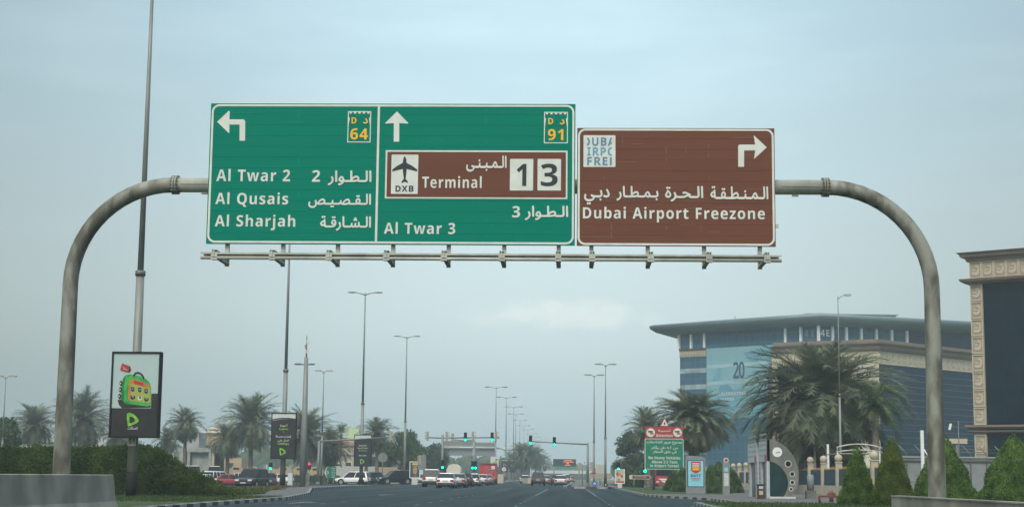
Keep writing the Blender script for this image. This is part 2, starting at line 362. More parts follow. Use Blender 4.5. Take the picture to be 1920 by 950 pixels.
def put_text(mb, s, x0, x1, zb, h, y, bold=.0, space=1.12, mi=0, ar=False, res=4, step=.0006, clip=None, align=None):
    """Latin: zb baseline, h cap height, stretched to x0..x1. Arabic: zb bottom of the ink, h height of the ink. Letters face -y."""
    v, f, lay = text_geo(shape(s) if ar else sans(s), 0., 1. if ar else space, res)
    if not v: return
    a, b = min(p[0] for p in v), max(p[0] for p in v)
    if ar:
        c, d = min(p[1] for p in v), max(p[1] for p in v); sy = h / (d - c); oz = zb - c * sy
    else: sy = h / CAP0; oz = zb
    if align is not None:                              # centred on x0 at natural width
        sx = sy; x0 = x0 - (b - a) * sx / 2
    else: sx = (x1 - x0) / (b - a) if x1 is not None else sy
    shifts = [(0, 0)] if not bold else [(0, 0), (bold, 0), (-bold, 0), (0, bold), (0, -bold)]
    for n, (dx, dz) in enumerate(shifts):
        pts = [(x0 + (p[0] - a + dx) * sx, y - (lay[i] + 3 * n) * step, oz + (p[1] + dz) * sy) for i, p in enumerate(v)]; ff = f
        if clip:
            bm = bmesh.new(); bv = [bm.verts.new(p) for p in pts]
            for q in f:
                try: bm.faces.new([bv[i] for i in q])
                except ValueError: pass
            for co, no in (((clip[0], 0, 0), (-1, 0, 0)), ((clip[1], 0, 0), (1, 0, 0))):
                bmesh.ops.bisect_plane(bm, geom=bm.verts[:] + bm.edges[:] + bm.faces[:], plane_co=co, plane_no=no, clear_outer=True)
            bm.verts.index_update(); pts = [tuple(q.co) for q in bm.verts]; ff = [tuple(q.index for q in p.verts) for p in bm.faces]; bm.free()
        mb.add(pts, ff, mi)
_v = text_geo(sans('H'))[0]; CAP0 = max(p[1] for p in _v) - min(p[1] for p in _v)
def rrect(x0, z0, x1, z1, r, n=6):
    p = []
    for cx, cz, a0 in ((x1 - r, z1 - r, 0), (x0 + r, z1 - r, 90), (x0 + r, z0 + r, 180), (x1 - r, z0 + r, 270)):
        for k in range(n + 1):
            a = R(a0 + 90 * k / n); p.append((cx + r * math.cos(a), cz + r * math.sin(a)))
    return p
def _build(s, name, mats, parent=None, loc=None, rz=None, org=None):
    if org is not None: s.v = [(p[0] - org[0], p[1] - org[1], p[2] - org[2]) for p in s.v]
    return MB._b(s, name, mats, parent, loc, rz)
MB._b = MB.build; MB.build = _build

# ================================================================== THE GROUND
XS = [-3000, -1500, -400, -150, -90, -60, -44, -34, -28, -27.3, -26.6, -25.9, -25.2, -24.5, -21, -12, 0, 12, 30, 60, 120, 400, 1500, 3000]
YS = [-400, -60, 0, 40, 80, 120, 160, 200, 260, 340, 500, 900, 2000, 4500]
def grid(xs, ys, z, name, m, kind='structure'):
    b = MB(); n = len(xs)
    vs_ = [(x, y, gz(x) + z) for y in ys for x in xs]
    b.add(vs_, [(j * n + i, j * n + i + 1, (j + 1) * n + i + 1, (j + 1) * n + i) for j in range(len(ys) - 1) for i in range(n - 1)])
    return tag(b.build(name, m), kind=kind)
def strip(a, c, z, name, m, flat=None):
    """A sheet between two polylines with equally many points."""
    b = MB(); n = 5; vs_ = []
    for (x0, y0), (x1, y1) in zip(a, c):
        for k in range(n):
            t = k / (n - 1); x = x0 + (x1 - x0) * t; vs_.append((x, y0 + (y1 - y0) * t, (gz(x) if flat is None else flat) + z))
    b.add(vs_, [(j * n + i, j * n + i + 1, (j + 1) * n + i + 1, (j + 1) * n + i) for j in range(len(a) - 1) for i in range(n - 1)])
    return tag(b.build(name, m), kind='structure')
grid(XS, YS, -.03, 'ground', 'soil')
LK = [(-12.6, -40), (-12.6, 40), (-12.6, 60), (-12.7, 72), (-14.6, 90), (-18, 112), (-20.2, 126), (-21, 150), (-21, 172)]     # kerb on the median side
RK = [(5.3, -40), (5.3, 40), (5.3, 60), (5.4, 69), (7.6, 73.5), (7.5, 85), (5.6, 95), (4.8, 104), (4.8, 172)]                    # kerb on the pavement side, with a bus bay
strip(LK, RK, 0, 'road', 'asphalt')
def sub(xs, a, b): return [a] + [x for x in xs if a < x < b] + [b]
grid(sub(XS, -180, 160), [172, 190, 210, 232], .0, 'crossroad', 'asphalt')
FL = [(-11, 232), (-13.2, 350), (-14.5, 500), (-14.5, 2400)]; FR = [(.3, 232), (1, 350), (2.2, 500), (2.2, 2400)]
strip(FL, FR, 0, 'far_road', 'asphalt')
strip([(-40, 232), (-39, 500), (-39, 2400)], [(-24.5, 232), (-24.5, 500), (-24.5, 2400)], 0, 'far_road', 'asphalt', flat=LOW)
strip([(-24.8, 172), (-25, 132), (-28, 112), (-40, 88), (-70, 70)], [(-52, 172), (-48, 145), (-50, 124), (-62, 106), (-84, 92)], .004, 'side_road', 'asphalt_side', flat=LOW)
strip([(5.6, 232), (6.4, 300), (20, 420)], [(11, 232), (13, 300), (30, 400)], .0, 'slip_road', 'asphalt')

def kerb(pts, w=.18, h=.13, seg=.95, plain=False, name='kerb', both=True):
    """A kerb along a polyline, painted alternately black and white."""
    b = MB(); pts = [Vector((x, y)) for x, y in pts]; run = 0.; i = 0; carry = 0.; k = 0
    for a, c in zip(pts, pts[1:]):
        d = (c - a); ln = d.length; d = d / ln; nrm = Vector((-d.y, d.x)) * w / 2; t = 0.
        while t < ln - 1e-6:
            e = min(ln, t + seg - carry); p, q = a + d * t, a + d * e
            z0, z1 = gz(p.x) - .02, gz(p.x) + h
            co = [(*(p - nrm), z0), (*(p + nrm), z0), (*(p + nrm), z1), (*(p - nrm), z1), (*(q - nrm), z0), (*(q + nrm), z0), (*(q + nrm), z1), (*(q - nrm), z1)]
            b.add(co, [(0, 1, 2, 3), (7, 6, 5, 4), (0, 3, 7, 4), (1, 5, 6, 2), (3, 2, 6, 7)], 0 if plain else k % 2)
            if e < ln - 1e-6: carry = 0.; k += 1
            else: carry += e - t
            t = e
        if carry >= seg - 1e-6: carry = 0.; k += 1
    return tag(b.build(name, ['concrete'] if plain else ['kerb_w', 'kerb_k']), kind='structure')
def off(pts, d): return [(x + d, y) for x, y in pts]
kerb([(-12.6, 46)] + [p for p in LK if p[1] > 50]); kerb([p for p in RK if 30 < p[1] < 70.] + [(6.6, 70.2)]); kerb([(7.6, 73.5), (7.5, 85), (5.6, 95), (4.8, 104), (4.8, 172)])
kerb([(-21, 172), (-22.2, 173), (-24.6, 172), (-24.6, 130), (-21.8, 117), (-19.8, 108), (-19.6, 90), (-24, 80)], seg=.8)
kerb([(-26.9, 140), (-28.4, 128), (-30.4, 113.5), (-40.4, 89.5)], h=.28, seg=.8)
kerb([(-52.2, 172), (-48.2, 145), (-50.2, 124), (-62, 106)], h=.2, seg=.8)
kerb([(-60, 233), (-40.2, 233), (-39.2, 300), (-39.2, 600)], seg=1.5); kerb([(-24.2, 300), (-24.2, 233), (-20, 232.4), (-11.2, 232.4), (-13.4, 350), (-14.7, 500), (-14.7, 1200)], seg=1.5)
kerb([(.5, 600), (.5, 340), (0.2, 240), (-.6, 174), (0, 168.6), (3.8, 168.2), (5.2, 172), (5.5, 232), (6.2, 300)], seg=1.2, h=.2, w=.3)
kerb([(11.2, 172.5), (11.2, 232), (13.2, 300)], plain=True)
# raised islands and pavements (a step of .12 above the asphalt)
strip([(x + .0, y) for x, y in LK[1:5]] + [LK[5], LK[6], LK[7], (-21.1, 171.8)], [(-15.2, 40), (-15.2, 60), (-15.2, 72), (-17.4, 90), (-19.7, 112), (-22.2, 126), (-22.8, 150), (-23, 171)], .118, 'pavement', 'paver')
strip([(-15.2, 76), (-17.4, 90), (-19.2, 108), (-22.2, 126), (-22.8, 150)], [(-24, 80), (-19.5, 90), (-19.9, 109), (-24.4, 131), (-24.4, 150)], .121, 'planting_bed', 'dry')
strip([(-12.9, -30), (-12.9, 40), (-13.3, 60), (-14, 74)], [(-60, -30), (-60, 40), (-60, 60), (-40, 78)], .128, 'lawn', 'grass', flat=0)
strip([(5.45, -30), (5.45, 66), (6, 70.4)], [(30, -30), (30, 66), (30, 70.4)], .126, 'lawn', 'grass')
strip([(6.6, 70.5), (7.7, 73.4), (7.6, 85.1), (5.7, 95.1), (4.95, 104), (4.95, 172)], [(30, 70.5), (30, 73.4), (30, 85), (30, 95), (30, 104), (30, 172)], .119, 'pavement', 'paver')
strip([(5.2, 108), (5.2, 165)], [(10.5, 108), (10.5, 165)], .131, 'lawn', 'grass')
strip([(.2, 169.5), (.4, 240), (.8, 340)], [(5, 171), (5.2, 232), (5.8, 300)], .17, 'pavement', 'paver')
strip([(11.3, 172.6), (11.3, 232), (13.4, 300), (31, 400)], [(90, 172.6), (90, 232), (90, 300), (90, 400)], .11, 'lawn', 'grass')
strip([(-24, 233.2), (-24, 300), (-24, 700)], [(-11.5, 233.2), (-12.4, 300), (-15, 700)], .11, 'median', 'paver')
strip([(-150, 233.2), (-150, 300)], [(-40.4, 233.2), (-39.4, 300)], .12, 'lawn', 'grass')
# painted lane lines
def lines(name, x, y0, y1, dash, gap, w=.10):
    b = MB(); y = y0
    while y < y1:
        e = min(y1, y + dash); b.add([(x - w / 2, y, .004), (x + w / 2, y, .004), (x + w / 2, e, .004), (x - w / 2, e, .004)], [(0, 1, 2, 3)]); y += dash + gap
    return tag(b.build(name, 'line'), kind='structure')
for x in (1.7, -2.05): lines('lane_line', x, 20, 96, 1.6, 4.4); lines('lane_line', x, 99, 160, 61, 1)
lines('lane_line', -5.9, 20, 128, 1.6, 4.4); lines('lane_line', -9.6, 20, 72, 1.6, 4.4); lines('lane_line', -9.6, 132, 166, 34, 1); lines('lane_line', -13.4, 112, 166, 54, 1); lines('lane_line', -17, 124, 166, 42, 1); lines('lane_line', -5.9, 132, 166, 34, 1)
for x in (-7.6, -3.6): lines('lane_line', x, 236, 700, 2, 5)
lines('lane_line', 4.95, 20, 66, 46, 1)
b = MB()
for x0 in (-20, -16.4, -12.8, -9.2, -5.5, -1.8): b.add([(x0, 166.8, .0045), (x0 + 3.2, 166.8, .0045), (x0 + 3.2, 167.3, .0045), (x0, 167.3, .0045)], [(0, 1, 2, 3)])
tag(b.build('stop_line', 'line'), kind='structure')
b = MB()                                              # arrow painted in the turning lane
for y in (62., 92.):
    b.add([(-10.9, y, .0045), (-10.7, y, .0045), (-10.7, y + 3.4, .0045), (-10.9, y + 3.4, .0045), (-11.4, y + 3.4, .0045), (-10.2, y + 3.4, .0045), (-10.8, y + 5.2, .0045)], [(0, 1, 2, 3), (4, 5, 6)])
tag(b.build('lane_arrow', 'line'), kind='structure')

# ================================================================== THE GANTRY AND ITS TWO SIGNS
GY = 42.0
def gx(px, py): p = at(px, py, GY); return (p.x, p.z)
YB = GY + .45; XL, XR = at(118, 820, YB).x, at(1754.5, 820, YB).x; ZB = (at(346, 346, YB).z + at(1505, 352, YB).z) / 2
RP, RC = .205, 2.72                                   # pipe radius, bend radius
gan = thing('sign_gantry', (XL, GY + .45, 0), 'weathered steel pipe gantry arching over the road and carrying the big direction signs', 'gantry')
og = gan.location.copy()
def leg_path(x, s):
    c = (x + s * RC, ZB - RC); p = [(x, YB, -.1), (x, YB, .6), (x, YB, 2.4), (x, YB, ZB - RC - .3)]
    for k in range(0, 15):
        a = R(90) * k / 14; p.append((c[0] - s * RC * math.cos(a), YB, c[1] + RC * math.sin(a)))
    return p
for x, s in ((XL, 1), (XR, -1)):
    p = leg_path(x, s); rad = [RP * 1.14, RP * 1.12, RP * 1.09, RP * 1.0] + [RP] * 15
    MB().tube(p, rad, 28).build('leg', 'galv', gan, org=og)
    xf = x + s * RC
    b = MB(); b.tube([(xf - s * .02, YB, ZB), (xf + s * .03, YB, ZB)], RP * 1.26, 28); b.tube([(xf + s * .045, YB, ZB), (xf + s * .095, YB, ZB)], RP * 1.26, 28)
    for k in range(16):
        a = 2 * math.pi * k / 16; q = (YB + RP * 1.19 * math.cos(a), ZB + RP * 1.19 * math.sin(a)); b.tube([(xf - s * .06, *q), (xf + s * .135, *q)], .018, 6)
    b.build('flange', 'galv', gan, org=og)
    b = MB(); b.box((x, YB, .17), (.9, .9, .06)); b.build('base_plate', 'steel_d', gan, org=og)
b = MB(); b.tube([(XL + RC + .09, YB, ZB), (XR - RC - .09, YB, ZB)], RP * .98, 28)
for s, x in ((1, XL + RC + .09), (-1, XR - RC - .09)): b.box((x + s * .75, YB, ZB - .225), (.16, .1, .05)); b.box((x + s * .62, YB - RP - .005, ZB), (1.0, .012, .012))
b.build('cross_beam', 'galv_light', gan, org=og)
# brackets below the signs, each reaching out towards the traffic, and the lighting rail they carry
BR = [(424, 1), (529, 1), (632, 1), (736, 1), (840.5, 1), (945, 1), (1047.5, 1), (1109, 1), (1215, 1), (1321, 1), (1426, 1)]
YR = GY - 1.35
zb_ = (at(424, 497, GY + .1).z + at(1426, 504, GY + .1).z) / 2 + .04
for px, _ in BR:
    x = gx(px, 470)[0]; b = MB()
    b.box((x, GY + .16, zb_ + .9), (.11, .10, 1.9))
    b.box((x, GY - .64, zb_ + .085), (.02, 1.62, .15))
    for dz in (.0, .17): b.box((x, GY - .64, zb_ + dz), (.12, 1.62, .016))
    b.box((x, YR, zb_ + .02), (.16, .16, .2)); b.tube([(x - .05, YR - .06, zb_ + .05), (x - .05, YR - .06, zb_ + .2)], .016, 6); b.tube([(x + .05, YR + .08, zb_ + .05), (x + .05, YR + .08, zb_ + .19)], .016, 6)
    b.build('bracket', 'galv_light', gan, org=og)
xa, xb = at(377, 480, YR).x, at(1465, 486, YR).x
b = MB(); b.tube([(xa, YR - .03, zb_ - .03), (xb, YR - .03, zb_ - .03)], .045, 10); b.box(((xa + xb) / 2, YR + .02, zb_ + .06), (xb - xa - .15, .18, .018)); b.box(((xa + xb) / 2, YR - .075, zb_ + .085), (xb - xa, .014, .045)); b.box(((xa + xb) / 2, YR + .11, zb_ + .085), (xb - xa - .1, .014, .045))
b.box(((xa + xb) / 2, YR + .05, zb_ + .02), (xb - xa - .1, .05, .09)); b.build('rail', 'galv_light', gan, org=og)

C1 = lambda x, y: (370 + x / 2.878, 180 + y / 2.878)
C2 = lambda x, y: (700 + x / 2.880, 180 + y / 2.880)
C3 = lambda x, y: (1060 + x / 3.276, 220 + y / 3.276)
def T(mb, s, C, x0, x1, base, top, y, mi=0, ar=False, bold=None, clip=None):
    """Letters between the measured limits: base line (ink bottom for Arabic) and cap top."""
    a, b_ = gx(*C(x0, base)), gx(*C(x1, base)); m_ = ((x0 + x1) / 2); zb = gx(*C(m_, base))[1]; h = gx(*C(m_, top))[1] - zb
    put_text(mb, s, a[0], b_[0], zb, h, y, bold=(.026 if ar else 0) if bold is None else bold, mi=mi, ar=ar, clip=clip)
def G(C, pts): return [gx(*C(x, y)) for x, y in pts]
def panel(name, x0, z0, x1, z1, material, parent, org):
    b = MB(); n = max(3, round((z1 - z0) / .30)); h = (z1 - z0) / n
    for k in range(n): b.box(((x0 + x1) / 2, GY + .03, z0 + (k + .5) * h), (x1 - x0, .06, h - .004))
    b.box(((x0 + x1) / 2, GY + .075, (z0 + z1) / 2), (x1 - x0 - .04, .02, z1 - z0 - .04), mi=1)
    for k in range(int((x1 - x0) / 1.2) + 1): b.box((min(x1 - .1, x0 + .1 + k * 1.2), GY + .115, (z0 + z1) / 2), (.06, .05, z1 - z0 - .1), mi=1)
    return b.build(name, [material, 'sign_back'], parent, org=org)
def band(mb, x0, z0, x1, z1, w, r, y, mi=0): mb.ring(rrect(x0, z0, x1, z1, r), rrect(x0 + w, z0 + w, x1 - w, z1 - w, max(.01, r - w)), y, y + .004, mi)

# ---- the green sign
gx0, gx1 = (gx(394, 193)[0] + gx(388, 457)[0]) / 2, (gx(1078, 196)[0] + gx(1079, 460)[0]) / 2
gz0, gz1 = gx(734, 458.5)[1], gx(734, 194.5)[1]
gs = thing('direction_sign', ((gx0 + gx1) / 2, GY, gz0), 'wide green overhead sign listing Al Twar, Al Qusais, Al Sharjah and Terminal 1 3', 'road sign')
o1 = gs.location.copy(); panel('panel', gx0, gz0, gx1, gz1, 'sign_green', gs, o1)
y1, y2, y3 = GY - .008, GY - .016, GY - .024
xd = gx(*C1(972, 420))[0]
b = MB(); bw = .054; d_ = .028
band(b, gx0 + d_, gz0 + d_, gx1 - d_, gz1 - d_, bw, .21, y1); b.box((xd, y1 + .002, (gz0 + gz1) / 2), (.06, .004, gz1 - gz0 - 2 * d_ - 2 * bw + .01))
b.build('border', 'sign_white', gs, org=o1)
b = MB(); pts = [(107, 140), (171, 80), (175, 84), (173, 127), (248, 127), (255, 131), (258.5, 139), (258, 242), (228, 242), (228, 155), (173, 155), (173, 198), (170, 201)]
b.poly(G(C1, pts), y1, y1 + .004); b.build('arrow', 'sign_white', gs, org=o1)
b = MB(); pts = [(128, 84), (189, 147), (186, 150), (140, 147.5), (140, 247), (110, 247), (111, 147.5), (67, 150), (64, 147)]
b.poly(G(C2, pts), y1, y1 + .004); b.build('arrow', 'sign_white', gs, org=o1)
b = MB()
T(b, 'Al Twar 2', C1, 102, 500, 460, 398, y1); T(b, 'Al Qusais', C1, 97, 490, 584, 524, y1); T(b, 'Al Sharjah', C1, 94, 528, 704, 644, y1)
T(b, '2', C1, 618, 662, 463, 401, y1); T(b, 'الـطـوار', C1, 706, 937, 481, 404, y1, ar=True); T(b, 'الـقـصـيـص', C1, 600, 935, 603, 529, y1, ar=True); T(b, 'الـشـارقـة', C1, 664, 935, 726, 649, y1, ar=True)
T(b, 'Al Twar 3', C2, 57, 442, 744, 685, y1); T(b, '3', C2, 750, 792, 655, 595, y1); T(b, 'الـطـوار', C2, 820, 1050, 669, 594, y1, ar=True)
b.build('lettering', 'sign_white', gs, org=o1)
for C, x0, y0, x1, y1_, num, nx in ((C1, 809, 83, 938.5, 251, '64', (825, 920)), (C2, 921, 87, 1051, 256, '91', (943, 1026))):
    a, c = gx(*C(x0, y1_)), gx(*C(x1, y0)); b = MB(); w = .024
    b.ring([(a[0], a[1]), (c[0], a[1]), (c[0], c[1]), (a[0], c[1])], [(a[0] + w, a[1] + w), (c[0] - w, a[1] + w), (c[0] - w, c[1] - w), (a[0] + w, c[1] - w)], y1, y1 + .004)
    n = 5
    for k in range(n):
        xx = a[0] + (c[0] - a[0]) * (k + .62) / (n + .25); b.box((xx, y1 + .002, c[1] - .045), (.062, .004, .045))
    for s, xx in ((1, a[0]), (-1, c[0])): b.poly([(xx + s * w, c[1] - .16), (xx + s * (w + .03), c[1] - .19), (xx + s * w, c[1] - .40)], y1, y1 + .004)
    T(b, 'D', C, x0 + 23.5, x0 + 50, y0 + 66, y0 + 33, y1, 1); T(b, 'د', C, x0 + 87, x0 + 110, y0 + 66, y0 + 40, y1, 1, ar=True, bold=.03)
    T(b, num, C, nx[0], nx[1], y0 + 152, y0 + 93, y1, 1)
    b.build('route_shield', ['sign_white', 'yellow'], gs, org=o1)
a, c = gx(*C2(62, 553)), gx(*C2(1049, 296)); w = .045; b = MB()
b.poly([(a[0], a[1]), (c[0], a[1]), (c[0], c[1]), (a[0], c[1])], y1, y1 + .004); b.poly([(a[0] + w, a[1] + w), (c[0] - w, a[1] + w), (c[0] - w, c[1] - w), (a[0] + w, c[1] - w)], y2, y2 + .004, 1)
tp = b.build('terminal_panel', ['sign_white', 'sign_brown'], gs, org=o1)
b = MB(); T(b, 'الـمـبـنـى', C2, 503, 718, 408, 325, y3, ar=True); T(b, 'Terminal', C2, 264, 585, 497, 437, y3); b.build('lettering', 'sign_white', tp, org=o1)
b = MB(); a, c = gx(*C2(95, 529)), gx(*C2(244, 318)); b.poly(rrect(a[0], a[1], c[0], c[1], .02, 3), y3, y3 + .004)
hp = [(170, 325), (175, 333), (178.5, 346), (180, 362), (210, 378), (236, 397), (238, 408), (180, 394), (178.5, 420), (175, 448), (186, 462), (188, 470), (172, 464)]
b.poly(G(C2, hp + [(340 - x, y) for x, y in hp[:0:-1]]), GY - .032, GY - .028, 1); T(b, 'DXB', C2, 120, 217, 517, 485, GY - .032, 1); b.build('airport_symbol', ['sign_white', 'ink'], tp, org=o1)
for x0, x1, t0, t1, ch in ((737, 864, 774, 826, '1'), (886, 1014, 904, 995, '3')):
    b = MB(); a, c = gx(*C2(x0, 511)), gx(*C2(x1, 341)); b.poly(rrect(a[0], a[1], c[0], c[1], .02, 3), y3, y3 + .004)
    T(b, ch, C2, t0, t1, 486, 368, GY - .032, 1); b.build('number_plate', ['sign_white', 'ink'], tp, org=o1)
rw = random.Random(11)
def wear(parent, org, C, spots, x0, z0, x1, z1, material, seams=()):
    """Scuffs and lifted film edges on the sign face."""
    b = MB()
    for k in range(26):
        x, z = rw.uniform(x0 + .3, x1 - .3), rw.uniform(z0 + .2, z1 - .2)
        if k % 3: b.box((x, GY - .0015, z), (rw.uniform(.15, .9), .001, .008))
        else: b.box((x, GY - .0015, z), (.010, .001, rw.uniform(.05, .22)))
    for C_, sx, ys in seams:
        for ya, yb in ys: p, q = gx(*C_(sx, yb)), gx(*C_(sx, ya)); b.box((p[0], GY - .0025, (p[1] + q[1]) / 2), (.016, .001, q[1] - p[1]))
    b.build('wear_marks', material, parent, org=org)
wear(gs, o1, C1, 0, gx0, gz0, gx1, gz1, mat('scuffed_green', (.012, .26, .19), .6, .1, 4, spec=.1), ((C1, 546, ((80, 120), (335, 375), (515, 545))), (C2, 610, ((70, 85), (120, 150), (235, 255), (655, 680), (750, 765)))))
# ---- the brown sign
bx0, bx1 = (gx(1083, 240)[0] + gx(1079.5, 460)[0]) / 2 + .008, (gx(1452, 241)[0] + gx(1454.5, 462)[0]) / 2
bz0, bz1 = gx(1267, 461.4)[1], gx(1267, 240.3)[1]
bs = thing('direction_sign', ((bx0 + bx1) / 2, GY, bz0), 'brown overhead sign with a right turn arrow for Dubai Airport Freezone', 'road sign')
o2 = bs.location.copy(); panel('panel', bx0, bz0, bx1, bz1, 'sign_brown', bs, o2)
b = MB(); band(b, bx0 + .02, bz0 + .02, bx1 - .02, bz1 - .02, .054, .2, y1); b.build('border', 'sign_white', bs, org=o2)
b = MB(); pts = [(1237, 185), (1162, 254), (1159, 256), (1166, 204), (1098, 204), (1098, 304), (1062, 304), (1061, 180), (1064, 171), (1072, 168), (1166, 168), (1157, 116), (1160, 113)]
b.poly(G(C3, pts), y1, y1 + .004); b.build('arrow', 'sign_white', bs, org=o2)
b = MB(); T(b, 'Dubai Airport Freezone', C3, 108, 1226, 623, 555, y1)
for s, x0, x1, zb, zt in (('الـمـنـطـقـة', 893, 1245, 502, 425), ('الـحـرة', 615, 845, 516, 424), ('بـمـطـار', 316, 570, 511, 424), ('دبـي', 117, 270, 534, 441)): T(b, s, C3, x0, x1, zb, zt, y1, ar=True)
b.build('lettering', 'sign_white', bs, org=o2)
b = MB(); a, c = gx(*C3(111, 305)), gx(*C3(308, 111)); b.poly(rrect(a[0], a[1], c[0], c[1], .02, 3), y1, y1 + .004)
cl = (gx(*C3(133, 200))[0], gx(*C3(285, 200))[0])
T(b, 'DUBA', C3, 112, 306, 175, 125, y2, 1, clip=cl); T(b, 'IRPO', C3, 134, 306, 235, 185, y2, 2, clip=cl); T(b, 'FREE', C3, 134, 303, 294, 245, y2, 1, clip=cl)
b.build('emblem_plate', ['sign_white', 'blue1', 'blue2'], bs, org=o2)
b = MB(); wear(bs, o2, C3, 0, bx0, bz0, bx1, bz1, mat('scuffed_brown', (.24, .14, .11), .6, .1, 4, spec=.1), ((C3, 620, ((180, 220), (250, 270), (665, 690))), (C3, 880, ((165, 190), (222, 245))), (C3, 282, ((650, 690), (705, 740))))); b = MB(); p = gx(1457, 423); b.box((p[0] + .0, GY + .06, p[1]), (.09, .08, .09)); b.build('junction_box', 'galv_light', bs, org=o2)
# ================================================================== BARRIERS BY THE GANTRY'S FEET
def barrier():
    t = thing('concrete_barrier', (-12.88, 32, 0), 'long grey sloping concrete barrier at the gantry foot in front of the hedge', 'barrier')
    prof = [(-.30, 0), (.30, 0), (.30, .08), (.17, .33), (.085, 1.04), (.06, 1.06), (-.06, 1.06), (-.085, 1.04), (-.17, .33), (-.30, .08)]
    for k in range(8):
        y0 = 45 - 3.1 * (k + 1) - 32; y1 = y0 + 3.085; b = MB(); n = len(prof)
        b.add([(x, y, z) for y in (y0, y1) for x, z in prof], [tuple(range(n)), tuple(range(n, 2 * n))[::-1]] + [(i, i + n, (i + 1) % n + n, (i + 1) % n) for i in range(n)])
        b.build('segment', 'concrete', t)
barrier()
t = thing('concrete_wall', (8.62, 30, 0), 'low dark concrete wall around the gantry foot in front of the clipped cone shrubs', 'barrier')
for k in range(6):
    b = MB(); y1 = 43 - k * 5.2; b.box((0, y1 - 2.59 - 30, .33), (.25, 5.18, .74)); b.box((0, y1 - 2.59 - 30, .715), (.29, 5.18, .03)); b.build('segment', 'concrete', t)

# ================================================================== LAMP POSTS
def lamp(px, D, H, label, group, r0=.23, arms='twin', z=None, arm=1.15, base_band=True, head=1.0, split=.42, name='street_lamp'):
    x = at(px, 894, D).x; z = (gz(x) if z is None else z)
    t = thing(name, (x, D, z), label, 'street lamp', group)
    zs = H * split
    MB().tube([(0, 0, 0), (0, 0, zs)], [r0, r0 * .78], 12).build('lower_pole', 'steel', t)
    MB().tube([(0, 0, zs), (0, 0, H)], [r0 * .60, r0 * .30], 12).build('upper_pole', 'steel', t)
    MB().tube([(0, 0, zs - .12), (0, 0, zs + .10)], r0 * .98, 12).build('collar', 'steel_d', t)
    if base_band: MB().tube([(0, 0, .02), (0, 0, 1.15)], r0 * 1.06, 12).build('black_base', 'matt_black', t)
    sides = (-1, 1) if arms == 'twin' else (1,)
    for s in sides:
        b = MB(); b.tube([(0, 0, H - .25), (s * arm * .5, 0, H - .05), (s * arm, 0, H + .05)], [r0 * .32, r0 * .25, r0 * .2], 8); a = b.build('arm', 'steel', t)
        b = MB(); b.sphere((s * (arm + head * .45), 0, H + .07), head * .55, 0, 12, 7, (1, .34, .22)); b.box((s * (arm + head * .45), 0, H - .0), (head * .7, .28, .08), mi=1); b.build('lamp_head', ['steel', 'offwhite'], a)
    return t
GM = 'tall twin arm lamp posts along the median'
lamp(247, 68, 23, 'closest tall lamp post, the one carrying the suitcase billboard and the plate 51', GM)
lamp(530, 132, 23, 'tall lamp post carrying the billboard that ends in 120Mbps', GM)
lamp(677, 192, 23, 'tall twin arm lamp post carrying the Business Quick Start billboard', GM)
lamp(758, 252, 23, 'tall twin arm lamp post standing beside the burger poster and dark off-roader', GM)
for k, (px, D) in enumerate([(928.5, 395), (948, 445), (962, 506), (966, 563), (974, 625), (981.6, 690), (989, 745), (997, 815), (1003, 885), (1008, 950), (1012, 1020)]):
    lab = ['tallest looking post of the far row of lamps, behind the red truck', 'second post of the far row of lamps, over the median palms', 'third post of the far row of lamps, over the median palms'][k] if k < 3 else \
        f'faint twin arm lamp post, {["fourth", "fifth", "sixth", "seventh", "eighth", "ninth", "tenth", "last"][k-3]} in the far row fading into haze'
    lamp(px, D, 23, lab, GM, arm=1.6, head=1.3, base_band=False)
lamp(1135, 200, 15.1, 'slightly taller of the two grey lamp posts on the traffic island', 'lamp posts on the traffic island', r0=.17, head=.95, arm=.45, split=.4)
lamp(1113.5, 218, 14.9, 'slightly shorter of the two grey lamp posts on the traffic island', 'lamp posts on the traffic island', r0=.16, head=.95, arm=.45, split=.4)
lamp(602, 200, 14.2, 'slim twin arm street lamp rising behind the green arrow shaped sign', None, r0=.15, head=.8, arm=.35, split=.45)
lamp(1, 170, 11.4, 'street lamp at the very edge beyond the hedge, only its head showing', None, r0=.13, head=.9, arm=.35, base_band=False)
t = lamp(1577, 116, 14.35, 'slender pale pole with small floodlights on a side arm, behind the parking shade', None, r0=.10, arms='one', arm=.5, head=.5, base_band=False, split=.5)
# number plate on the first post
x = at(247, 894, 68).x
t = tag(MB().box((0, 0, 0), (.34, .012, .38)).build('number_plate', 'offwhite', loc=(x, 68 - .235, at(255, 827, 68).z)), 'small white plate reading 51 strapped to the lamp post under the suitcase billboard', 'number plate')
b = MB(); put_text(b, '51', -.12, .12, -.11, .22, -.012); b.build('lettering', 'ink', t)
# mobile-phone mast
x = at(568, 894, 190).x
t = thing('telecom_mast', (x, 190, gz(x)), 'grey steel mast with antennas above its lamp bracket, standing beside the 120Mbps billboard', 'mast')
MB().tube([(0, 0, 0), (0, 0, 7), (0, 0, 15.2)], [.42, .36, .24], 12).build('pole', 'steel', t)
MB().tube([(0, 0, 15.2), (0, 0, 17.8)], [.09, .05], 8).build('antenna_spike', 'steel_d', t)
for z, dx, m_ in ((15.9, .1, 'cream'), (16.5, -.08, 'steel'), (17.0, .12, 'cream')): MB().box((dx, 0, z), (.22, .2, .42)).build('antenna', m_, t)
b = MB(); b.box((-.1, 0, 14.35), (2.3, .12, .12)); b.sphere((-.95, 0, 14.4), .5, 0, 10, 6, (1, .4, .25)); b.sphere((.7, 0, 14.4), .4, 0, 10, 6, (1, .4, .25)); b.build('lamp_bracket', 'steel_d', t)
b = MB(); b.box((.55, 0, .8), (.35, .4, 1.6)); b.build('service_box', 'steel_d', t)

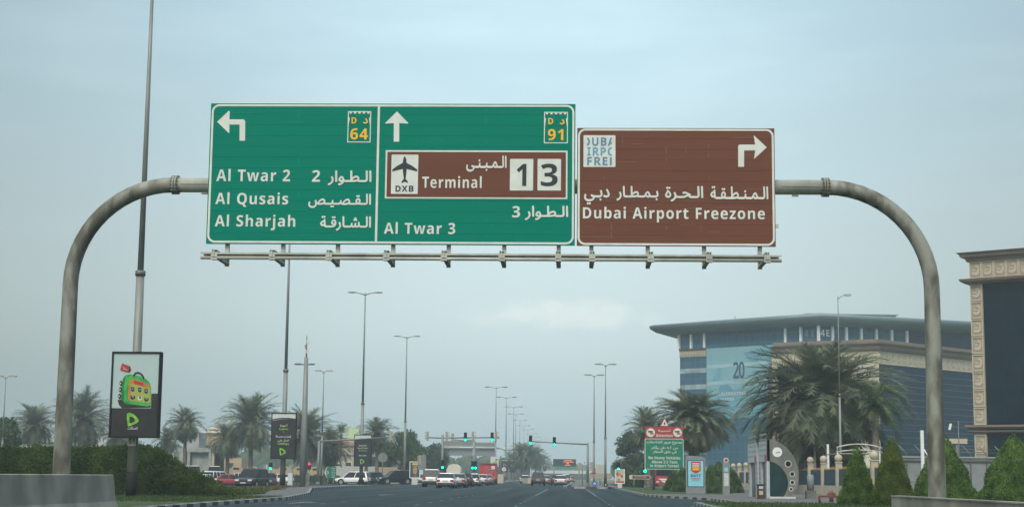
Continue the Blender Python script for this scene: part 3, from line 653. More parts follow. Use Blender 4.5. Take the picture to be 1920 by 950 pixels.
# ================================================================== BILLBOARDS ON THE LAMP POSTS
def board(px0, px1, py0, py1, D, label, th=.36):
    a, c = at(px0, py1, D), at(px1, py0, D); w, h = c.x - a.x, c.z - a.z
    t = thing('billboard', ((a.x + c.x) / 2, D, a.z), label, 'billboard', 'billboards on the lamp posts'); fr = .07
    b = MB(); 
    for sx in (-1, 1): b.box((sx * (w / 2 - fr / 2), th / 2 - .0, h / 2), (fr, th, h))
    for z in (fr / 2, h - fr / 2): b.box((0, th / 2, z), (w - 2 * fr, th, fr))
    b.box((0, th + .02, h / 2), (w, .04, h)); b.build('frame', 'matt_black', t)
    return t, w - 2 * fr, h - 2 * fr, fr
def UV(w, h, fr): return lambda u, v: (-w / 2 + u * w, fr + v * h)
def logo(b, c, s, y, mi):
    o = [(-.50, .62), (-.28, .72), (.02, .62), (.30, .40), (.52, .12), (.50, -.04), (.36, -.16), (.05, -.30), (-.22, -.42), (-.36, -.46), (-.44, -.10), (-.50, .30)]
    i_ = [(-.26, .36), (-.14, .40), (.0, .36), (.12, .26), (.22, .12), (.22, .02), (.14, -.06), (.0, -.13), (-.14, -.18), (-.22, -.16), (-.26, .02), (-.28, .22)]
    b.ring([(c[0] + p[0] * s, c[1] + p[1] * s) for p in o], [(c[0] + p[0] * s, c[1] + p[1] * s) for p in i_], y, y + .004, mi)
t, w, h, fr = board(203, 302, 659, 819.5, 67.3, 'large lit billboard showing a green suitcase with a red tag above a black band')
q0 = lambda x, y: ((x - (128 - 28 * (y - 100) / 745)) / 462, (850 - y) / 752)
U = UV(w, h, fr)
def P1(pts): return [U(*q0(x, y)) for x, y in pts]
b = MB(); b.poly([U(0, 0), U(1, 0), U(1, 1), U(0, 1)], .05, .06); b.poly([U(0, .0), U(1, 0), U(1, .515), U(.86, .515), U(.86, .335), U(0, .335)], .044, .048, 1); b.build('poster', ['poster_sky', 'poster_black'], t)
ms = ['case_green', 'case_edge', 'case_yellow', 'case_orange', 'poster_black', 'red_sign', 'pale_text', 'blue1', 'logo_green']
b = MB(); f1, f2, f3, f4 = .036, .030, .024, .018
b.poly(P1([(170, 525), (200, 520), (480, 580), (505, 570), (500, 590), (215, 596), (185, 570)]), f1, f1 + .003, 4)
b.poly(P1([(238, 310), (250, 298), (300, 290), (330, 300), (300, 570), (240, 555), (205, 515), (210, 400), (222, 330)]), f1 - .003, f1, 1)
b.poly(P1([(285, 300), (320, 292), (400, 308), (450, 328), (490, 360), (503, 395), (512, 540), (500, 570), (470, 580), (290, 560), (268, 545), (270, 440), (275, 330)]), f2, f2 + .003)
b.poly(P1([(250, 305), (275, 298), (262, 540), (240, 540), (230, 420)]), f2, f2 + .003)
b.poly(P1([(290, 340), (330, 335), (430, 358), (485, 385), (495, 410), (505, 540), (490, 552), (285, 530), (278, 500)]), f3, f3 + .003, 2)
b.poly(P1([(290, 340), (330, 335), (430, 358), (485, 385), (492, 414), (292, 372)]), f4, f4 + .003, 3); b.poly(P1([(335, 345), (430, 366), (430, 392), (335, 374)]), f4 - .004, f4 - .001, 5)
b.poly(P1([(283, 380), (300, 376), (303, 528), (281, 520)]), f4, f4 + .003, 3)
for k, (x, y) in enumerate([(322, 425), (392, 430), (457, 442), (325, 498), (397, 505), (462, 516)]):
    b.poly(P1([(x - 16, y - 22), (x + 17, y - 18), (x + 17, y + 16), (x + 2, y + 24), (x - 16, y + 14)] if k < 3 else [(x - 26, y - 16), (x - 2, y - 6), (x + 20, y - 14), (x + 24, y + 8), (x - 4, y + 24), (x - 20, y + 14)]), f4, f4 + .003, 4 if k != 4 else 6)
    b.poly(P1([(x - 8, y - 12), (x + 11, y - 9), (x + 11, y + 6), (x - 8, y + 4)]), f4 - .004, f4 - .001, 7 if k != 4 else 4)
o = []; i_ = []
for k in range(11):
    a = R(180 - 18 * k); o.append((382 + 58 * math.cos(a), 322 - 54 * math.sin(a) + 12 * math.cos(a))); i_.append((382 + 42 * math.cos(a), 322 - 38 * math.sin(a) + 12 * math.cos(a)))
b.poly(P1(o + i_[::-1]), f3, f3 + .003, 4)
for x, y in ((204, 372), (198, 430), (190, 490)): b.poly(P1([(x + 16 * math.cos(a * .785), y + 24 * math.sin(a * .785)) for a in range(8)]), f3, f3 + .003, 4); b.poly(P1([(x - 4 + 6 * math.cos(a * .785), y + 9 * math.sin(a * .785)) for a in range(8)]), f4, f4 + .003, 6)
b.poly(P1([(212, 190), (280, 212), (290, 236), (272, 272), (192, 252)]), f3, f3 + .003, 5); b.poly(P1([(280, 210), (296, 222), (302, 250), (290, 268), (272, 272), (290, 240)]), f3 - .004, f3 - .001, 4)
for x, y, l in ((222, 228, 18), (228, 244, 40)): b.poly(P1([(x, y - 5), (x + l, y + 4), (x + l, y + 9), (x, y)]), f4, f4 + .003, 6)
b.build('suitcase_picture', ms, t)
b = MB(); c_ = U(*q0(322, 715)); logo(b, c_, .50, .036, 0); a_, b_ = U(*q0(276, 790)), U(*q0(374, 765)); put_text(b, 'اتصالات', a_[0], b_[0], a_[1], b_[1] - a_[1], .036, bold=.02, mi=1, ar=True, step=.002); b.build('emblem', ['logo_green', 'pale_text'], t)
def dark_board(px0, px1, py0, py1, D, label, rows):
    t, w, h, fr = board(px0, px1, py0, py1, D, label); U = UV(w, h, fr)
    arc = [U(k / 12, .885 + .035 * math.sin(math.pi * (.12 + .88 * k / 12)) - .03 * (1 - k / 12)) for k in range(13)]
    b = MB(); b.poly([U(0, 0), U(1, 0), U(1, 1), U(0, 1)], .05, .06, 1); b.poly([U(0, 0), U(1, 0)] + arc[::-1], .040, .045); 
    arc2 = [U(k / 12, .865 + .03 * math.sin(math.pi * (.12 + .88 * k / 12)) - .05 * (1 - k / 12)) for k in range(9)]; arc3 = [(x, z + .05 * (1 - k / 8) + .02) for k, (x, z) in enumerate(arc2)]
    b.poly(arc2 + arc3[::-1], .032, .036, 2); b.build('poster', ['poster_black', 'pale_text', 'cabinet'], t)
    b = MB()
    for s, v, hh, wid, mi, ar in rows:
        x0, z0 = U(.5 - wid / 2, v); x1 = U(.5 + wid / 2, v)[0]; put_text(b, s, x0, x1, z0, hh * h, .03, bold=.02 if ar else 0, mi=mi, ar=ar, step=.003)
    b.build('lettering', ['pale_text', 'green_text'], t)
    b = MB(); logo(b, U(.48, .125), .52, .03, 0); b.build('emblem', 'logo_green', t); return t
dark_board(506.5, 556, 773, 859.5, 131.4, 'black billboard with white and green Arabic lines and 120Mbps in green',
           [('أجهزة', .70, .062, .32, 0, True), ('متطورة', .625, .058, .38, 1, True), ('+', .575, .03, .06, 0, False), ('إنترنت بسرعة', .445, .07, .66, 0, True), ('تصل حتى', .365, .06, .48, 0, True), ('120Mbps', .30, .045, .48, 1, False)])
dark_board(663, 697, 814, 873.5, 191.4, 'smaller black billboard reading Business Quick Start Premium',
           [('Business', .64, .042, .50, 0, False), ('Quick Start', .555, .042, .60, 0, False), ('Premium', .475, .04, .48, 1, False), ('800 5800', .315, .04, .46, 0, False)])
for px0, px1, D, lab in ((940, 953.5, 355, 'faded dark billboard on the median just beside the round speed sign'), (955, 967.5, 405, 'faded dark billboard on the median, partly behind the palms')):
    t, w, h, fr = board(px0, px1, 861, 884.5, D, lab); U = UV(w, h, fr)
    b = MB(); b.poly([U(0, 0), U(1, 0), U(1, .93), U(0, .93)], .05, .06); b.poly([U(0, .932), U(1, .932), U(1, 1), U(0, 1)], .05, .06, 1); b.build('poster', ['poster_black', 'pale_text'], t)
    b = MB(); logo(b, U(.48, .5), .7, .04, 0); b.build('emblem', 'cabinet', t)
    b = MB(); b.tube([(0, .2, -1.6), (0, .2, 0)], .14, 8); b.build('post', 'steel', t)

# ================================================================== GREENERY
def leaf_tri(b, p, d, n, w, l, mi=0):
    d = d.normalized(); s = d.cross(n)
    if s.length < 1e-4: s = Vector((1, 0, 0))
    s = s.normalized() * w / 2; i = len(b.v)
    b.v += [tuple(p - s), tuple(p + s), tuple(p + d * l)]; b.f.append((i, i + 1, i + 2)); b.m.append(mi); b.sm.append(False)
def leaf_quad(b, p, d, n, w, l, mi=0):
    d = d.normalized(); s = d.cross(n)
    if s.length < 1e-4: s = Vector((1, 0, 0))
    s = s.normalized() * w / 2; i = len(b.v); m_ = p + d * l * .5
    b.v += [tuple(p), tuple(m_ + s), tuple(p + d * l), tuple(m_ - s)]; b.f.append((i, i + 1, i + 2, i + 3)); b.m.append(mi); b.sm.append(False)
def rv(r): 
    while True:
        v = Vector((r.uniform(-1, 1), r.uniform(-1, 1), r.uniform(-1, 1)))
        if .05 < v.length < 1: return v.normalized()
def palm_crown(seed, n, nl, wid, e_low=-48, droop=(70, 120), leaf=.20, old=.18, even=False):
    """Crown of unit frond length: arching ribs that bend over and hang, with two rows of narrow leaflets."""
    r = random.Random(seed); b = MB()
    for i in range(n):
        t = (i + .5) / n; az = i * 2.39996 + r.uniform(-.4, .4); el = R(86 + (e_low - 86) * t ** 1.02 + r.uniform(-10, 10))
        L_ = (.70 + .30 * math.sin(math.pi * min(1, t * 1.1 + .15))) * (r.uniform(.90, 1.06) if even else r.uniform(.82, 1.10)); dr = R(r.uniform(*droop)) * (.62 + .45 * math.sin(math.pi * min(1, t + .1))); tw = r.uniform(-.55, .55)
        mi = 1 if r.random() < old * (0.2 + 1.6 * t) else 0; pw = r.uniform(1.1, 1.9)
        K = 10; pts = [Vector((0, 0, .05))]; tg = []
        for k in range(K):
            s = (k + .5) / K; e = max(R(-86), el - dr * s ** pw); a_ = az + tw * s; d = Vector((math.cos(a_) * math.cos(e), math.sin(a_) * math.cos(e), math.sin(e)))
            pts.append(pts[-1] + d * L_ / K); tg.append(d)
        b.tube(pts, [.010 * (1 - .85 * k / K) for k in range(K + 1)], 3, mi, cap=False)
        for k in range(nl):
            s = .08 + .92 * (k + r.random() * .8) / nl; f = s * K; j = min(K - 1, int(f)); p = pts[j].lerp(pts[j + 1], f - j); d = tg[j]
            side = d.cross(Vector((0, 0, 1)))
            if side.length < .05: side = Vector((-math.sin(az), math.cos(az), 0))
            side.normalize(); up = side.cross(d); ph = R(68 - 36 * s + r.uniform(-12, 12)); ll = leaf * (.5 + .7 * math.sin(math.pi * min(1, s * .82 + .16))) * r.uniform(.7, 1.2)
            for sg in (-1, 1):
                dd = d * math.cos(ph) + side * sg * math.sin(ph) + up * r.uniform(.05, .55) + Vector((0, 0, -r.uniform(.0, .42)))
                leaf_tri(b, p, dd, up + side * r.uniform(-.5, .5), wid * r.uniform(.8, 1.2), ll, mi)
    return b
def palm_trunk(h, r0, r1, seed, mi='trunk'):
    r = random.Random(seed); n = max(8, int(h / .22)); lx, ly = r.uniform(-.25, .25), r.uniform(-.2, .2); b = MB(); pts = []; rad = []
    for k in range(n + 1):
        t = k / n; pts.append((lx * t * t, ly * t * t, h * t)); rad.append((r0 + (r1 - r0) * t) * (1.10 if k % 2 else .94))
    b.tube(pts, rad, 11); return b, Vector(pts[-1])
_pc = {}
def palm(px, py, D, rpx, label, group, seed=1, kind='far', cat='palm', z=None, sq=1.0, name='date_palm'):
    c = at(px, py, D); L_ = rpx * D / 3000; z = gz(c.x) if z is None else z; h = c.z - z
    t = thing(name, (c.x, D, z), label, cat, group)
    b, top = palm_trunk(h, .30 * (.8 + .2 * (L_ / 3)), .24, seed); b.build('trunk', 'trunk', t)
    key = kind + str(seed % 3)
    if key not in _pc:
        if kind == 'big': m_ = palm_crown(seed, 270, 58, .0115, e_low=-58, droop=(62, 112), leaf=.165, old=.20, even=True).build('crown', ['palm', 'palm_old'], t)
        elif kind == 'mid': m_ = palm_crown(seed, 130, 44, .014, e_low=-58, droop=(48, 105), leaf=.20, old=.25).build('crown', ['palm', 'palm_old'], t)
        elif kind == 'young': m_ = palm_crown(seed, 46, 30, .018, e_low=5, droop=(25, 60), leaf=.19, old=.05).build('crown', ['palm_green', 'palm_old'], t)
        elif kind == 'green': m_ = palm_crown(seed, 58, 34, .018, e_low=-30, droop=(55, 100), leaf=.21, old=.12).build('crown', ['palm_green', 'palm_old'], t)
        else: m_ = palm_crown(seed, 100, 30, .020, e_low=-60, droop=(50, 110), leaf=.21, old=.22).build('crown', ['palm', 'palm_old'], t)
        _pc[key] = m_.data
    else:
        m_ = bpy.data.objects.new('crown', _pc[key]); col.objects.link(m_); m_.parent = t
    m_.location = top; m_.rotation_euler.z = seed * 1.7; m_.scale = (L_, L_, L_ * sq); return t
GP = 'date palms beside the cross street'
palm(66, 803, 240, 58, 'shaggy date palm peeping over the hedge just outside the gantry leg', GP, 3, 'mid')
palm(158, 792, 237, 76, 'big date palm over the hedge between the gantry leg and the suitcase billboard', GP, 4, 'mid')
palm(222, 822, 246, 40, 'date palm mostly hidden behind the suitcase billboard', GP, 5)
palm(312, 828, 250, 36, 'small drooping date palm immediately beside the suitcase billboard', GP, 6)
palm(349, 800, 243, 46, 'date palm with slim trunk in front of the unfinished grey concrete house', GP, 7, 'mid')
palm(428, 828, 250, 50, 'drooping date palm in front of the beige villa', GP, 8)
palm(472, 800, 237, 76, 'full date palm with hanging skirt next to the 120Mbps billboard', GP, 9, 'mid')
palm(574, 822, 240, 72, 'wide date palm behind the telecom mast', GP, 10, 'mid')
palm(620, 842, 246, 54, 'date palm with drooping fronds behind the green arrow shaped sign', GP, 11)
palm(640, 812, 300, 22, 'young palm with few upright fronds in front of the pale green house', GP, 12, 'young')
palm(708, 818, 250, 48, 'palm with upright fronds and hanging skirt behind the round sign', GP, 13, 'far')
palm(688, 838, 255, 30, 'low palm behind the Business Quick Start billboard', GP, 14)
GR = 'date palms in front of the office building'
palm(1535, 772, 126, 186, 'huge date palm with a wide fountain of fronds in front of the office block', GR, 15, 'big', sq=.90)
palm(1300, 797, 152, 98, 'thick date palm behind the red and green warning sign', GR, 16, 'big', sq=.85)
palm(1216, 812, 175, 52, 'smaller date palm with upright top fronds behind the warning triangle', GR, 18, 'mid')
palm(1640, 765, 120, 66, 'greener palm with drooping fronds between the huge palm and the gantry leg', GR, 19, 'green')
palm(1213, 790, 182, 34, 'tuft of upright palm fronds topping the small palm by the warning triangle', GR, 21, 'young')
for k, (px, py, D, rp) in enumerate([(977, 856, 400, 36), (992, 856, 450, 34), (1004, 861, 500, 30), (1016, 868, 560, 24), (962, 864, 420, 25)]):
    palm(px, py, D, rp, ['largest and closest palm in the hazy row on the median', 'second palm in the hazy row on the median', 'third palm in the hazy row on the median', 'last and smallest palm in the hazy row on the median', 'low palm at the front of the hazy median row beside the dark billboards'][k], 'palms on the median', 22 + k)

def tree(px0, px1, py0, D, label, group, mats=('tree',), seed=1, z=None, leaves=9000, lsz=.34, name='tree', base=None, hollow=.0):
    """Leafy tree: trunk and limbs, foliage in clumps with gaps."""
    r = random.Random(seed); x0, x1 = at(px0, 880, D).x, at(px1, 880, D).x; cx, W = (x0 + x1) / 2, (x1 - x0) / 2; z = gz(cx) if z is None else z
    H = at((px0 + px1) / 2, py0, D).z - z; t = thing(name, (cx, D, z), label, 'tree', group)
    hb = H * .30; b = MB(); b.tube([(0, 0, 0), (.1, 0, hb), (.0, 0, H * .55)], [W * .09 + .08, W * .07 + .05, W * .04], 9); cl = []
    for i in range(26):
        a = r.uniform(0, 6.283); q = math.sqrt(r.random()); zz = r.uniform(.0, 1); wz = math.sin(math.pi * (.16 + .78 * zz)) ** .7
        c = Vector((math.cos(a) * q * W * .80 * wz, math.sin(a) * q * W * .80 * wz, hb * .75 + (H - hb * .75) * (.08 + .80 * zz))); cl.append((c, W * r.uniform(.24, .42)))
    for c, _ in cl[::3]: b.tube([(.05, 0, hb * r.uniform(.7, 1.2)), tuple(c * .5 + Vector((0, 0, hb * .5))), tuple(c)], [W * .035, W * .022, W * .008], 5)
    b.build('trunk', 'bark', t); b = MB()
    for k in range(leaves):
        c, s = cl[r.randrange(len(cl))]; d = rv(r); p = c + Vector((d.x, d.y, d.z * .8)) * s * (r.random() ** .4)
        leaf_quad(b, p, rv(r) + Vector((0, 0, -.2)), rv(r), lsz * r.uniform(.4, .8), lsz * r.uniform(.7, 1.2), r.randrange(len(mats)) if r.random() < .3 else 0)
    b.build('crown', list(mats), t); return t
GT = 'leafy trees beyond the cross street'
tree(708, 800, 806, 262, 'broad bright green tree above the parked dark off-roader', GT, ('tree_light', 'tree'), 1, leaves=12000)
tree(775, 850, 830, 300, 'darker rounded tree behind the traffic signal mast', GT, ('tree', 'tree_light'), 2)
tree(690, 735, 845, 275, 'low bushy tree behind the Business Quick Start billboard', GT, ('tree', 'tree_light'), 3, leaves=5000)
tree(-40, 44, 780, 190, 'dark dense tree at the edge beyond the hedge', GT, ('tree',), 4, leaves=12000)
tree(1146, 1212, 806, 235, 'dark rounded tree behind the small palm by the food poster', None, ('tree',), 5, leaves=12000)
tree(1196, 1260, 838, 260, 'low dark tree behind the red and green warning sign', None, ('tree',), 6, leaves=6000)
tree(1560, 1600, 812, 128, 'small shrubby tree among the parking shades', None, ('tree',), 7, leaves=3000, lsz=.2)

def topiary(px, pyt, pyb, hw, D, label, group, seed, mat_='topiary', n=9000, leaf=.075, name='topiary_cone', z=.12):
    c = at(px, pyt, D); H = c.z - z; Rb = hw * D / 3000; r = random.Random(seed); t = thing(name, (c.x, D, z), label, 'shrub', group)
    prof = lambda u: Rb * (1 - u ** 1.45) ** .92 * (.90 + .10 * math.sin(math.pi * min(1, u * 3 + .2)))
    b = MB(); pr = [(prof(k / 12) * .90, H * .97 * k / 12) for k in range(12)] + [(.004, H * .965)]; m_ = 18
    for rr, zz in pr: b.v += [(rr * math.cos(6.283 * k / m_), rr * math.sin(6.283 * k / m_), zz) for k in range(m_)]
    for i in range(len(pr) - 1):
        for k in range(m_): b.f.append((i * m_ + k, i * m_ + (k + 1) % m_, (i + 1) * m_ + (k + 1) % m_, (i + 1) * m_ + k)); b.m.append(0); b.sm.append(True)
    for k in range(n):
        u = 1 - math.sqrt(r.random()); u = min(.995, u + r.uniform(0, .02)); a = r.uniform(0, 6.2832); nz = mnoise.noise(Vector((math.cos(a) * 2.2 + seed, math.sin(a) * 2.2, u * 5))); rr = prof(u) * (.93 + .07 * r.random() + .13 * nz + (.12 * r.random() if r.random() < .03 else 0))
        p = Vector((rr * math.cos(a), rr * math.sin(a), u * H)); d = Vector((math.cos(a), math.sin(a), .7)) + rv(r) * .75
        leaf_quad(b, p, d, rv(r), leaf * r.uniform(.35, .7), leaf * r.uniform(.8, 1.5))
    b.build('foliage', mat_, t); MB().tube([(0, 0, -.06), (0, 0, .3)], .05, 7).build('stem', 'bark', t); return t
GC = 'clipped cone shrubs along the pavement'
topiary(1606, 836, 946, 35, 66, 'clipped cone shrub beside the red bench and ball topped fence', GC, 1)
topiary(1672, 818, 946, 40, 65, 'clipped cone shrub with brownish patches, just beside the gantry leg', GC, 2, 'topiary_b', 11000)
topiary(1768, 812, 946, 62, 66, 'wide clipped cone shrub partly hidden behind the gantry leg', GC, 3, n=13000)
topiary(1900, 813, 950, 72, 64, 'largest clipped cone shrub at the edge in front of the dark glass building', GC, 4, n=15000)
for k, (px, pt, hw, D, lab) in enumerate([(1348, 864, 26, 116, 'dense cone shrub right behind the grey parking meter pillar'), (1333, 870, 22, 124, 'cone shrub between the lit poster pillar and the parking meter pillar'), (1372, 876, 22, 122, 'smaller cone shrub between the parking meter pillar and the fence'),
                                          (1281, 874, 24, 126, 'cone shrub tucked against the lit poster pillar, behind the warning sign'), (1262, 880, 18, 134, 'cone shrub behind the posts of the warning sign next to the bus')]):
    topiary(px, pt, 925, hw, D, lab, GC, 10 + k, 'topiary_far', 4200, .10)
for k, (px, pt, hw, D) in enumerate([(1194, 879, 11, 190), (1178, 882, 10, 200), (1205, 882, 10, 180)]):
    topiary(px, pt, 915, hw, D, ['tallest of the small far cone shrubs behind the brown arrow sign', 'small far cone shrub just beyond the food poster', 'small far cone shrub behind the head of the brown arrow sign'][k], GC, 20 + k, 'topiary_far', 2000, .16)

# the overgrown hedge on the median
def hedge():
    r = random.Random(5); b = MB(); X0, X1, Y0, Y1 = -46., -15.7, 73.5, 84.
    def top(x, y):
        px = 1067 + x * 3000 / max(y, 70); h = 1.98 + .12 * mnoise.noise(Vector((x * .35, y * .3, 0))) + .12 * mnoise.noise(Vector((x * 1.1, y, 3)))
        h += .16 * math.exp(-((px - 255) / 60) ** 2)
        ks = [(280, 1), (298, .97), (331, .76), (353, .54), (386, .36), (419, .15), (432, .04), (900, .02)]; q = 1
        for (a0, v0), (a1, v1) in zip(ks, ks[1:]):
            if a0 <= px < a1: q = v0 + (v1 - v0) * (px - a0) / (a1 - a0)
        h *= q; e = min(1, max(0., (y - Y0) / 1.1)); return max(.06, h * (e ** .45))
    nx, ny = 150, 24; g = []
    for j in range(ny + 1):
        for i in range(nx + 1):
            x = X0 + (X1 - X0) * i / nx; y = Y0 + (Y1 - Y0) * (j / ny) ** 1.6; g.append((x, y + .18, .1 + top(x, y) * .88 - .05))
    b.add(g, [(j * (nx + 1) + i, j * (nx + 1) + i + 1, (j + 1) * (nx + 1) + i + 1, (j + 1) * (nx + 1) + i) for j in range(ny) for i in range(nx)], 0, True)
    for k in range(85000):
        x = r.uniform(X0 if r.random() < .2 else -31, X1)
        y = Y0 + (r.random() ** 2.4) * (Y1 - Y0); h = top(x, y)
        zz = .1 + h * (r.random() ** .5 if r.random() < .35 else 1) + r.uniform(-.08, .10) + (r.uniform(0, .28) if r.random() < .05 else 0)
        lump = .4 * mnoise.noise(Vector((x * 1.3, zz * 1.6, 7)))
        p = Vector((x + r.uniform(-.1, .1), y + .14 * lump - .08, zz)); d = Vector((r.uniform(-1, 1), -.55, r.uniform(-.1, 1.1)))
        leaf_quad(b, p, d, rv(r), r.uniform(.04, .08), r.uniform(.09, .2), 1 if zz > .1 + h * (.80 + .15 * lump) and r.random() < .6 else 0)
    tag(b.build('hedge', ['hedge', 'hedge_lit']), 'long overgrown green hedge on the median behind the concrete barrier', 'hedge')
hedge()
def ground_cover():
    r = random.Random(8); b = MB()
    for k in range(9000):
        y = 76 + 62 * r.random() ** 1.3; i = [72, 90, 112, 126, 150]; xl = [-15.0, -17.1, -20.4, -22.1, -22.8]; t = max(0, min(3, sum(1 for q in i[1:] if q <= y)))
        f = (y - i[t]) / (i[t + 1] - i[t]); xr = xl[t] + (xl[t + 1] - xl[t]) * f; x = r.uniform(-19.4 if y < 110 else -24, xr)
        n_ = mnoise.noise(Vector((x * .6, y * .25, 0)))
        if n_ < -.12: continue
        leaf_quad(b, Vector((x, y, .12)), Vector((r.uniform(-1, 1), r.uniform(-1, 1), r.uniform(.5, 1.6))), rv(r), .10, r.uniform(.06, .22) * (.7 + n_))
    tag(b.build('ground_cover', 'dry'), kind='stuff')
    b = MB()
    for k in range(16000):
        if r.random() < .45: x, y = r.uniform(-24, -13.0), r.uniform(56, 74)
        else: x, y = r.uniform(5.6, 18), 48 + 22 * r.random()
        leaf_tri(b, Vector((x, y, .12)), Vector((r.uniform(-.5, .5), r.uniform(-.5, .5), 1)), rv(r), .035, r.uniform(.05, .13))
    tag(b.build('grass', 'grass'), kind='stuff')
ground_cover()
# ================================================================== TRAFFIC SIGNALS
def head(par, x, z, lit=None, face='front', hh=1.08, y=-.22):
    """A three-lens signal head; lit: go / stop; face: front (towards us), back, side."""
    b = MB(); w = .36; rz = {'front': 0, 'back': math.pi, 'left': -math.pi / 2, 'right': math.pi / 2}[face]; dark = face == 'front'
    b.box((0, 0, 0), (w, .24, hh)); b.box((0, .125, 0), (w * .8, .02, hh * .94), mi=1)
    for k in (-1, 0, 1):
        zc = k * hh * .32; n = 9; p = []
        for q in range(n):
            a = math.pi * (q / (n - 1)); p.append((.145 * math.cos(a), .145 * math.sin(a)))
        i = len(b.v); b.v += [(px, yy, zc + pz) for yy in (-.12, -.34) for px, pz in p]
        for q in range(n - 1): b.f.append((i + q, i + q + 1, i + n + q + 1, i + n + q)); b.m.append(0); b.sm.append(False)
    o = b.build('signal_head', ['matt_black' if dark else 'signal_back', 'signal_back'], par, loc=(x, y if face == 'front' else 0, z), rz=rz)
    for k, nm in ((1, 'stop'), (0, None), (-1, 'go')):
        on = lit == nm and lit is not None
        MB().disc((0, -.128, k * hh * .32), .155 if on else .12, .006, n=16).build('lens', nm if on else 'lens_off', o)
    return o
def dz(py, px, D): return at(px, py, D).z
def mast(px, D, ptop, label, group=None, r=.15, name='traffic_signal', base=0.):
    x = at(px, 894, D).x; z = gz(x); t = thing(name, (x, D, z), label, 'traffic signal', group); H = dz(ptop, px, D) - z
    MB().tube([(0, 0, 0), (0, 0, H)], [r, r * .8], 10).build('post', 'steel', t); MB().tube([(0, 0, 0), (0, 0, .5)], r * 1.5, 10).build('base', 'steel_d', t)
    def X(p): return at(p, 894, D).x - x
    def Z(p, y): return dz(y, p, D) - z
    return t, X, Z
t, X, Z = mast(828.8, 194, 814, 'traffic signal mast with long arm carrying two green lights over the queue of cars', r=.17)
b = MB(); b.tube([(X(797), 0, Z(797, 819.5)), (0, 0, Z(829, 820)), (X(936), 0, Z(936, 819.5))], [.07, .10, .06], 8); b.build('arm', 'steel', t)
for p in (871.8, 922): head(t, X(p), Z(p, 818.5), 'go')
head(t, X(830), Z(830, 870), 'go')
for p in (800, 836.5, 885.5, 929): head(t, X(p), Z(p, 817), None, 'right' if p > 820 else 'left')
t, X, Z = mast(888.8, 199, 824, 'shorter signal post behind the queue with two green lights side by side low down', r=.16)
b = MB(); b.tube([(0, 0, Z(889, 826)), (X(884), 0, Z(884, 824.6)), (X(866), 0, Z(866, 825)), (X(846), 0, Z(846, 823.5))], [.1, .09, .08, .06], 8); b.build('arm', 'steel', t)
for p in (886.3, 891.6): head(t, X(p), Z(p, 871.5), 'go', hh=1.0)
head(t, X(847.5), Z(847.5, 820), None, 'back')
t, X, Z = mast(1102, 186, 829.5, 'traffic signal mast on the traffic island reaching left over the lanes with two green lights', r=.15)
b = MB(); b.tube([(0, 0, Z(1102, 832.5)), (X(991), 0, Z(991, 826.5))], [.09, .06], 8); b.build('arm', 'steel', t)
for p, y in ((994.2, 824.5), (1039, 827.5)): head(t, X(p), Z(p, y), 'go')
t, X, Z = mast(596.5, 190, 826, 'bare grey mast arm reaching behind the Business Quick Start billboard', name='mast_arm', r=.17)
b = MB(); b.tube([(0, 0, Z(597, 827)), (X(735), 0, Z(735, 818.5))], [.11, .06], 8); b.build('arm', 'steel', t)
for p in (731,): head(t, X(p), Z(p, 816.5), None, 'back')
GS = 'low signal posts'
for p, D, y, lit, f, lab in ((507, 180, 873, 'go', 'front', 'low signal post with a green light beside the 120Mbps billboard'), (579.5, 185, 873, 'stop', 'front', 'low signal post with the red light beside the telecom mast'),
                             (1159.5, 172, 874, 'go', 'front', 'low signal post with a green light above the food poster'), (1209.5, 150, 877, 'go', 'front', 'low signal post with a green light at the corner of the warning sign'),
                             (1092, 176, 874, None, 'left', 'low signal post just left of the island mast, its lights turned away'), (1113, 192, 872, None, 'left', 'low signal post behind the blue round arrow sign, its lights turned away'),
                             (548, 230, 877, None, 'back', 'low dark signal post by the beige wall between billboard and mast')):
    t, X, Z = mast(p, D, y + 5 if f == 'front' else 869, lab, GS, r=.07)
    head(t, X(p if f == 'front' else p - 4), Z(p, y), lit, f, hh=.82, y=0)
t, X, Z = mast(794, 205, 850, 'grey boxed back of a signal standing beside the burger poster', r=.08)
MB().box((X(791), 0, Z(791, 866)), (1.0, .3, 1.85)).build('backing_board', 'sign_back', t); head(t, X(787), Z(787, 862), None, 'left')

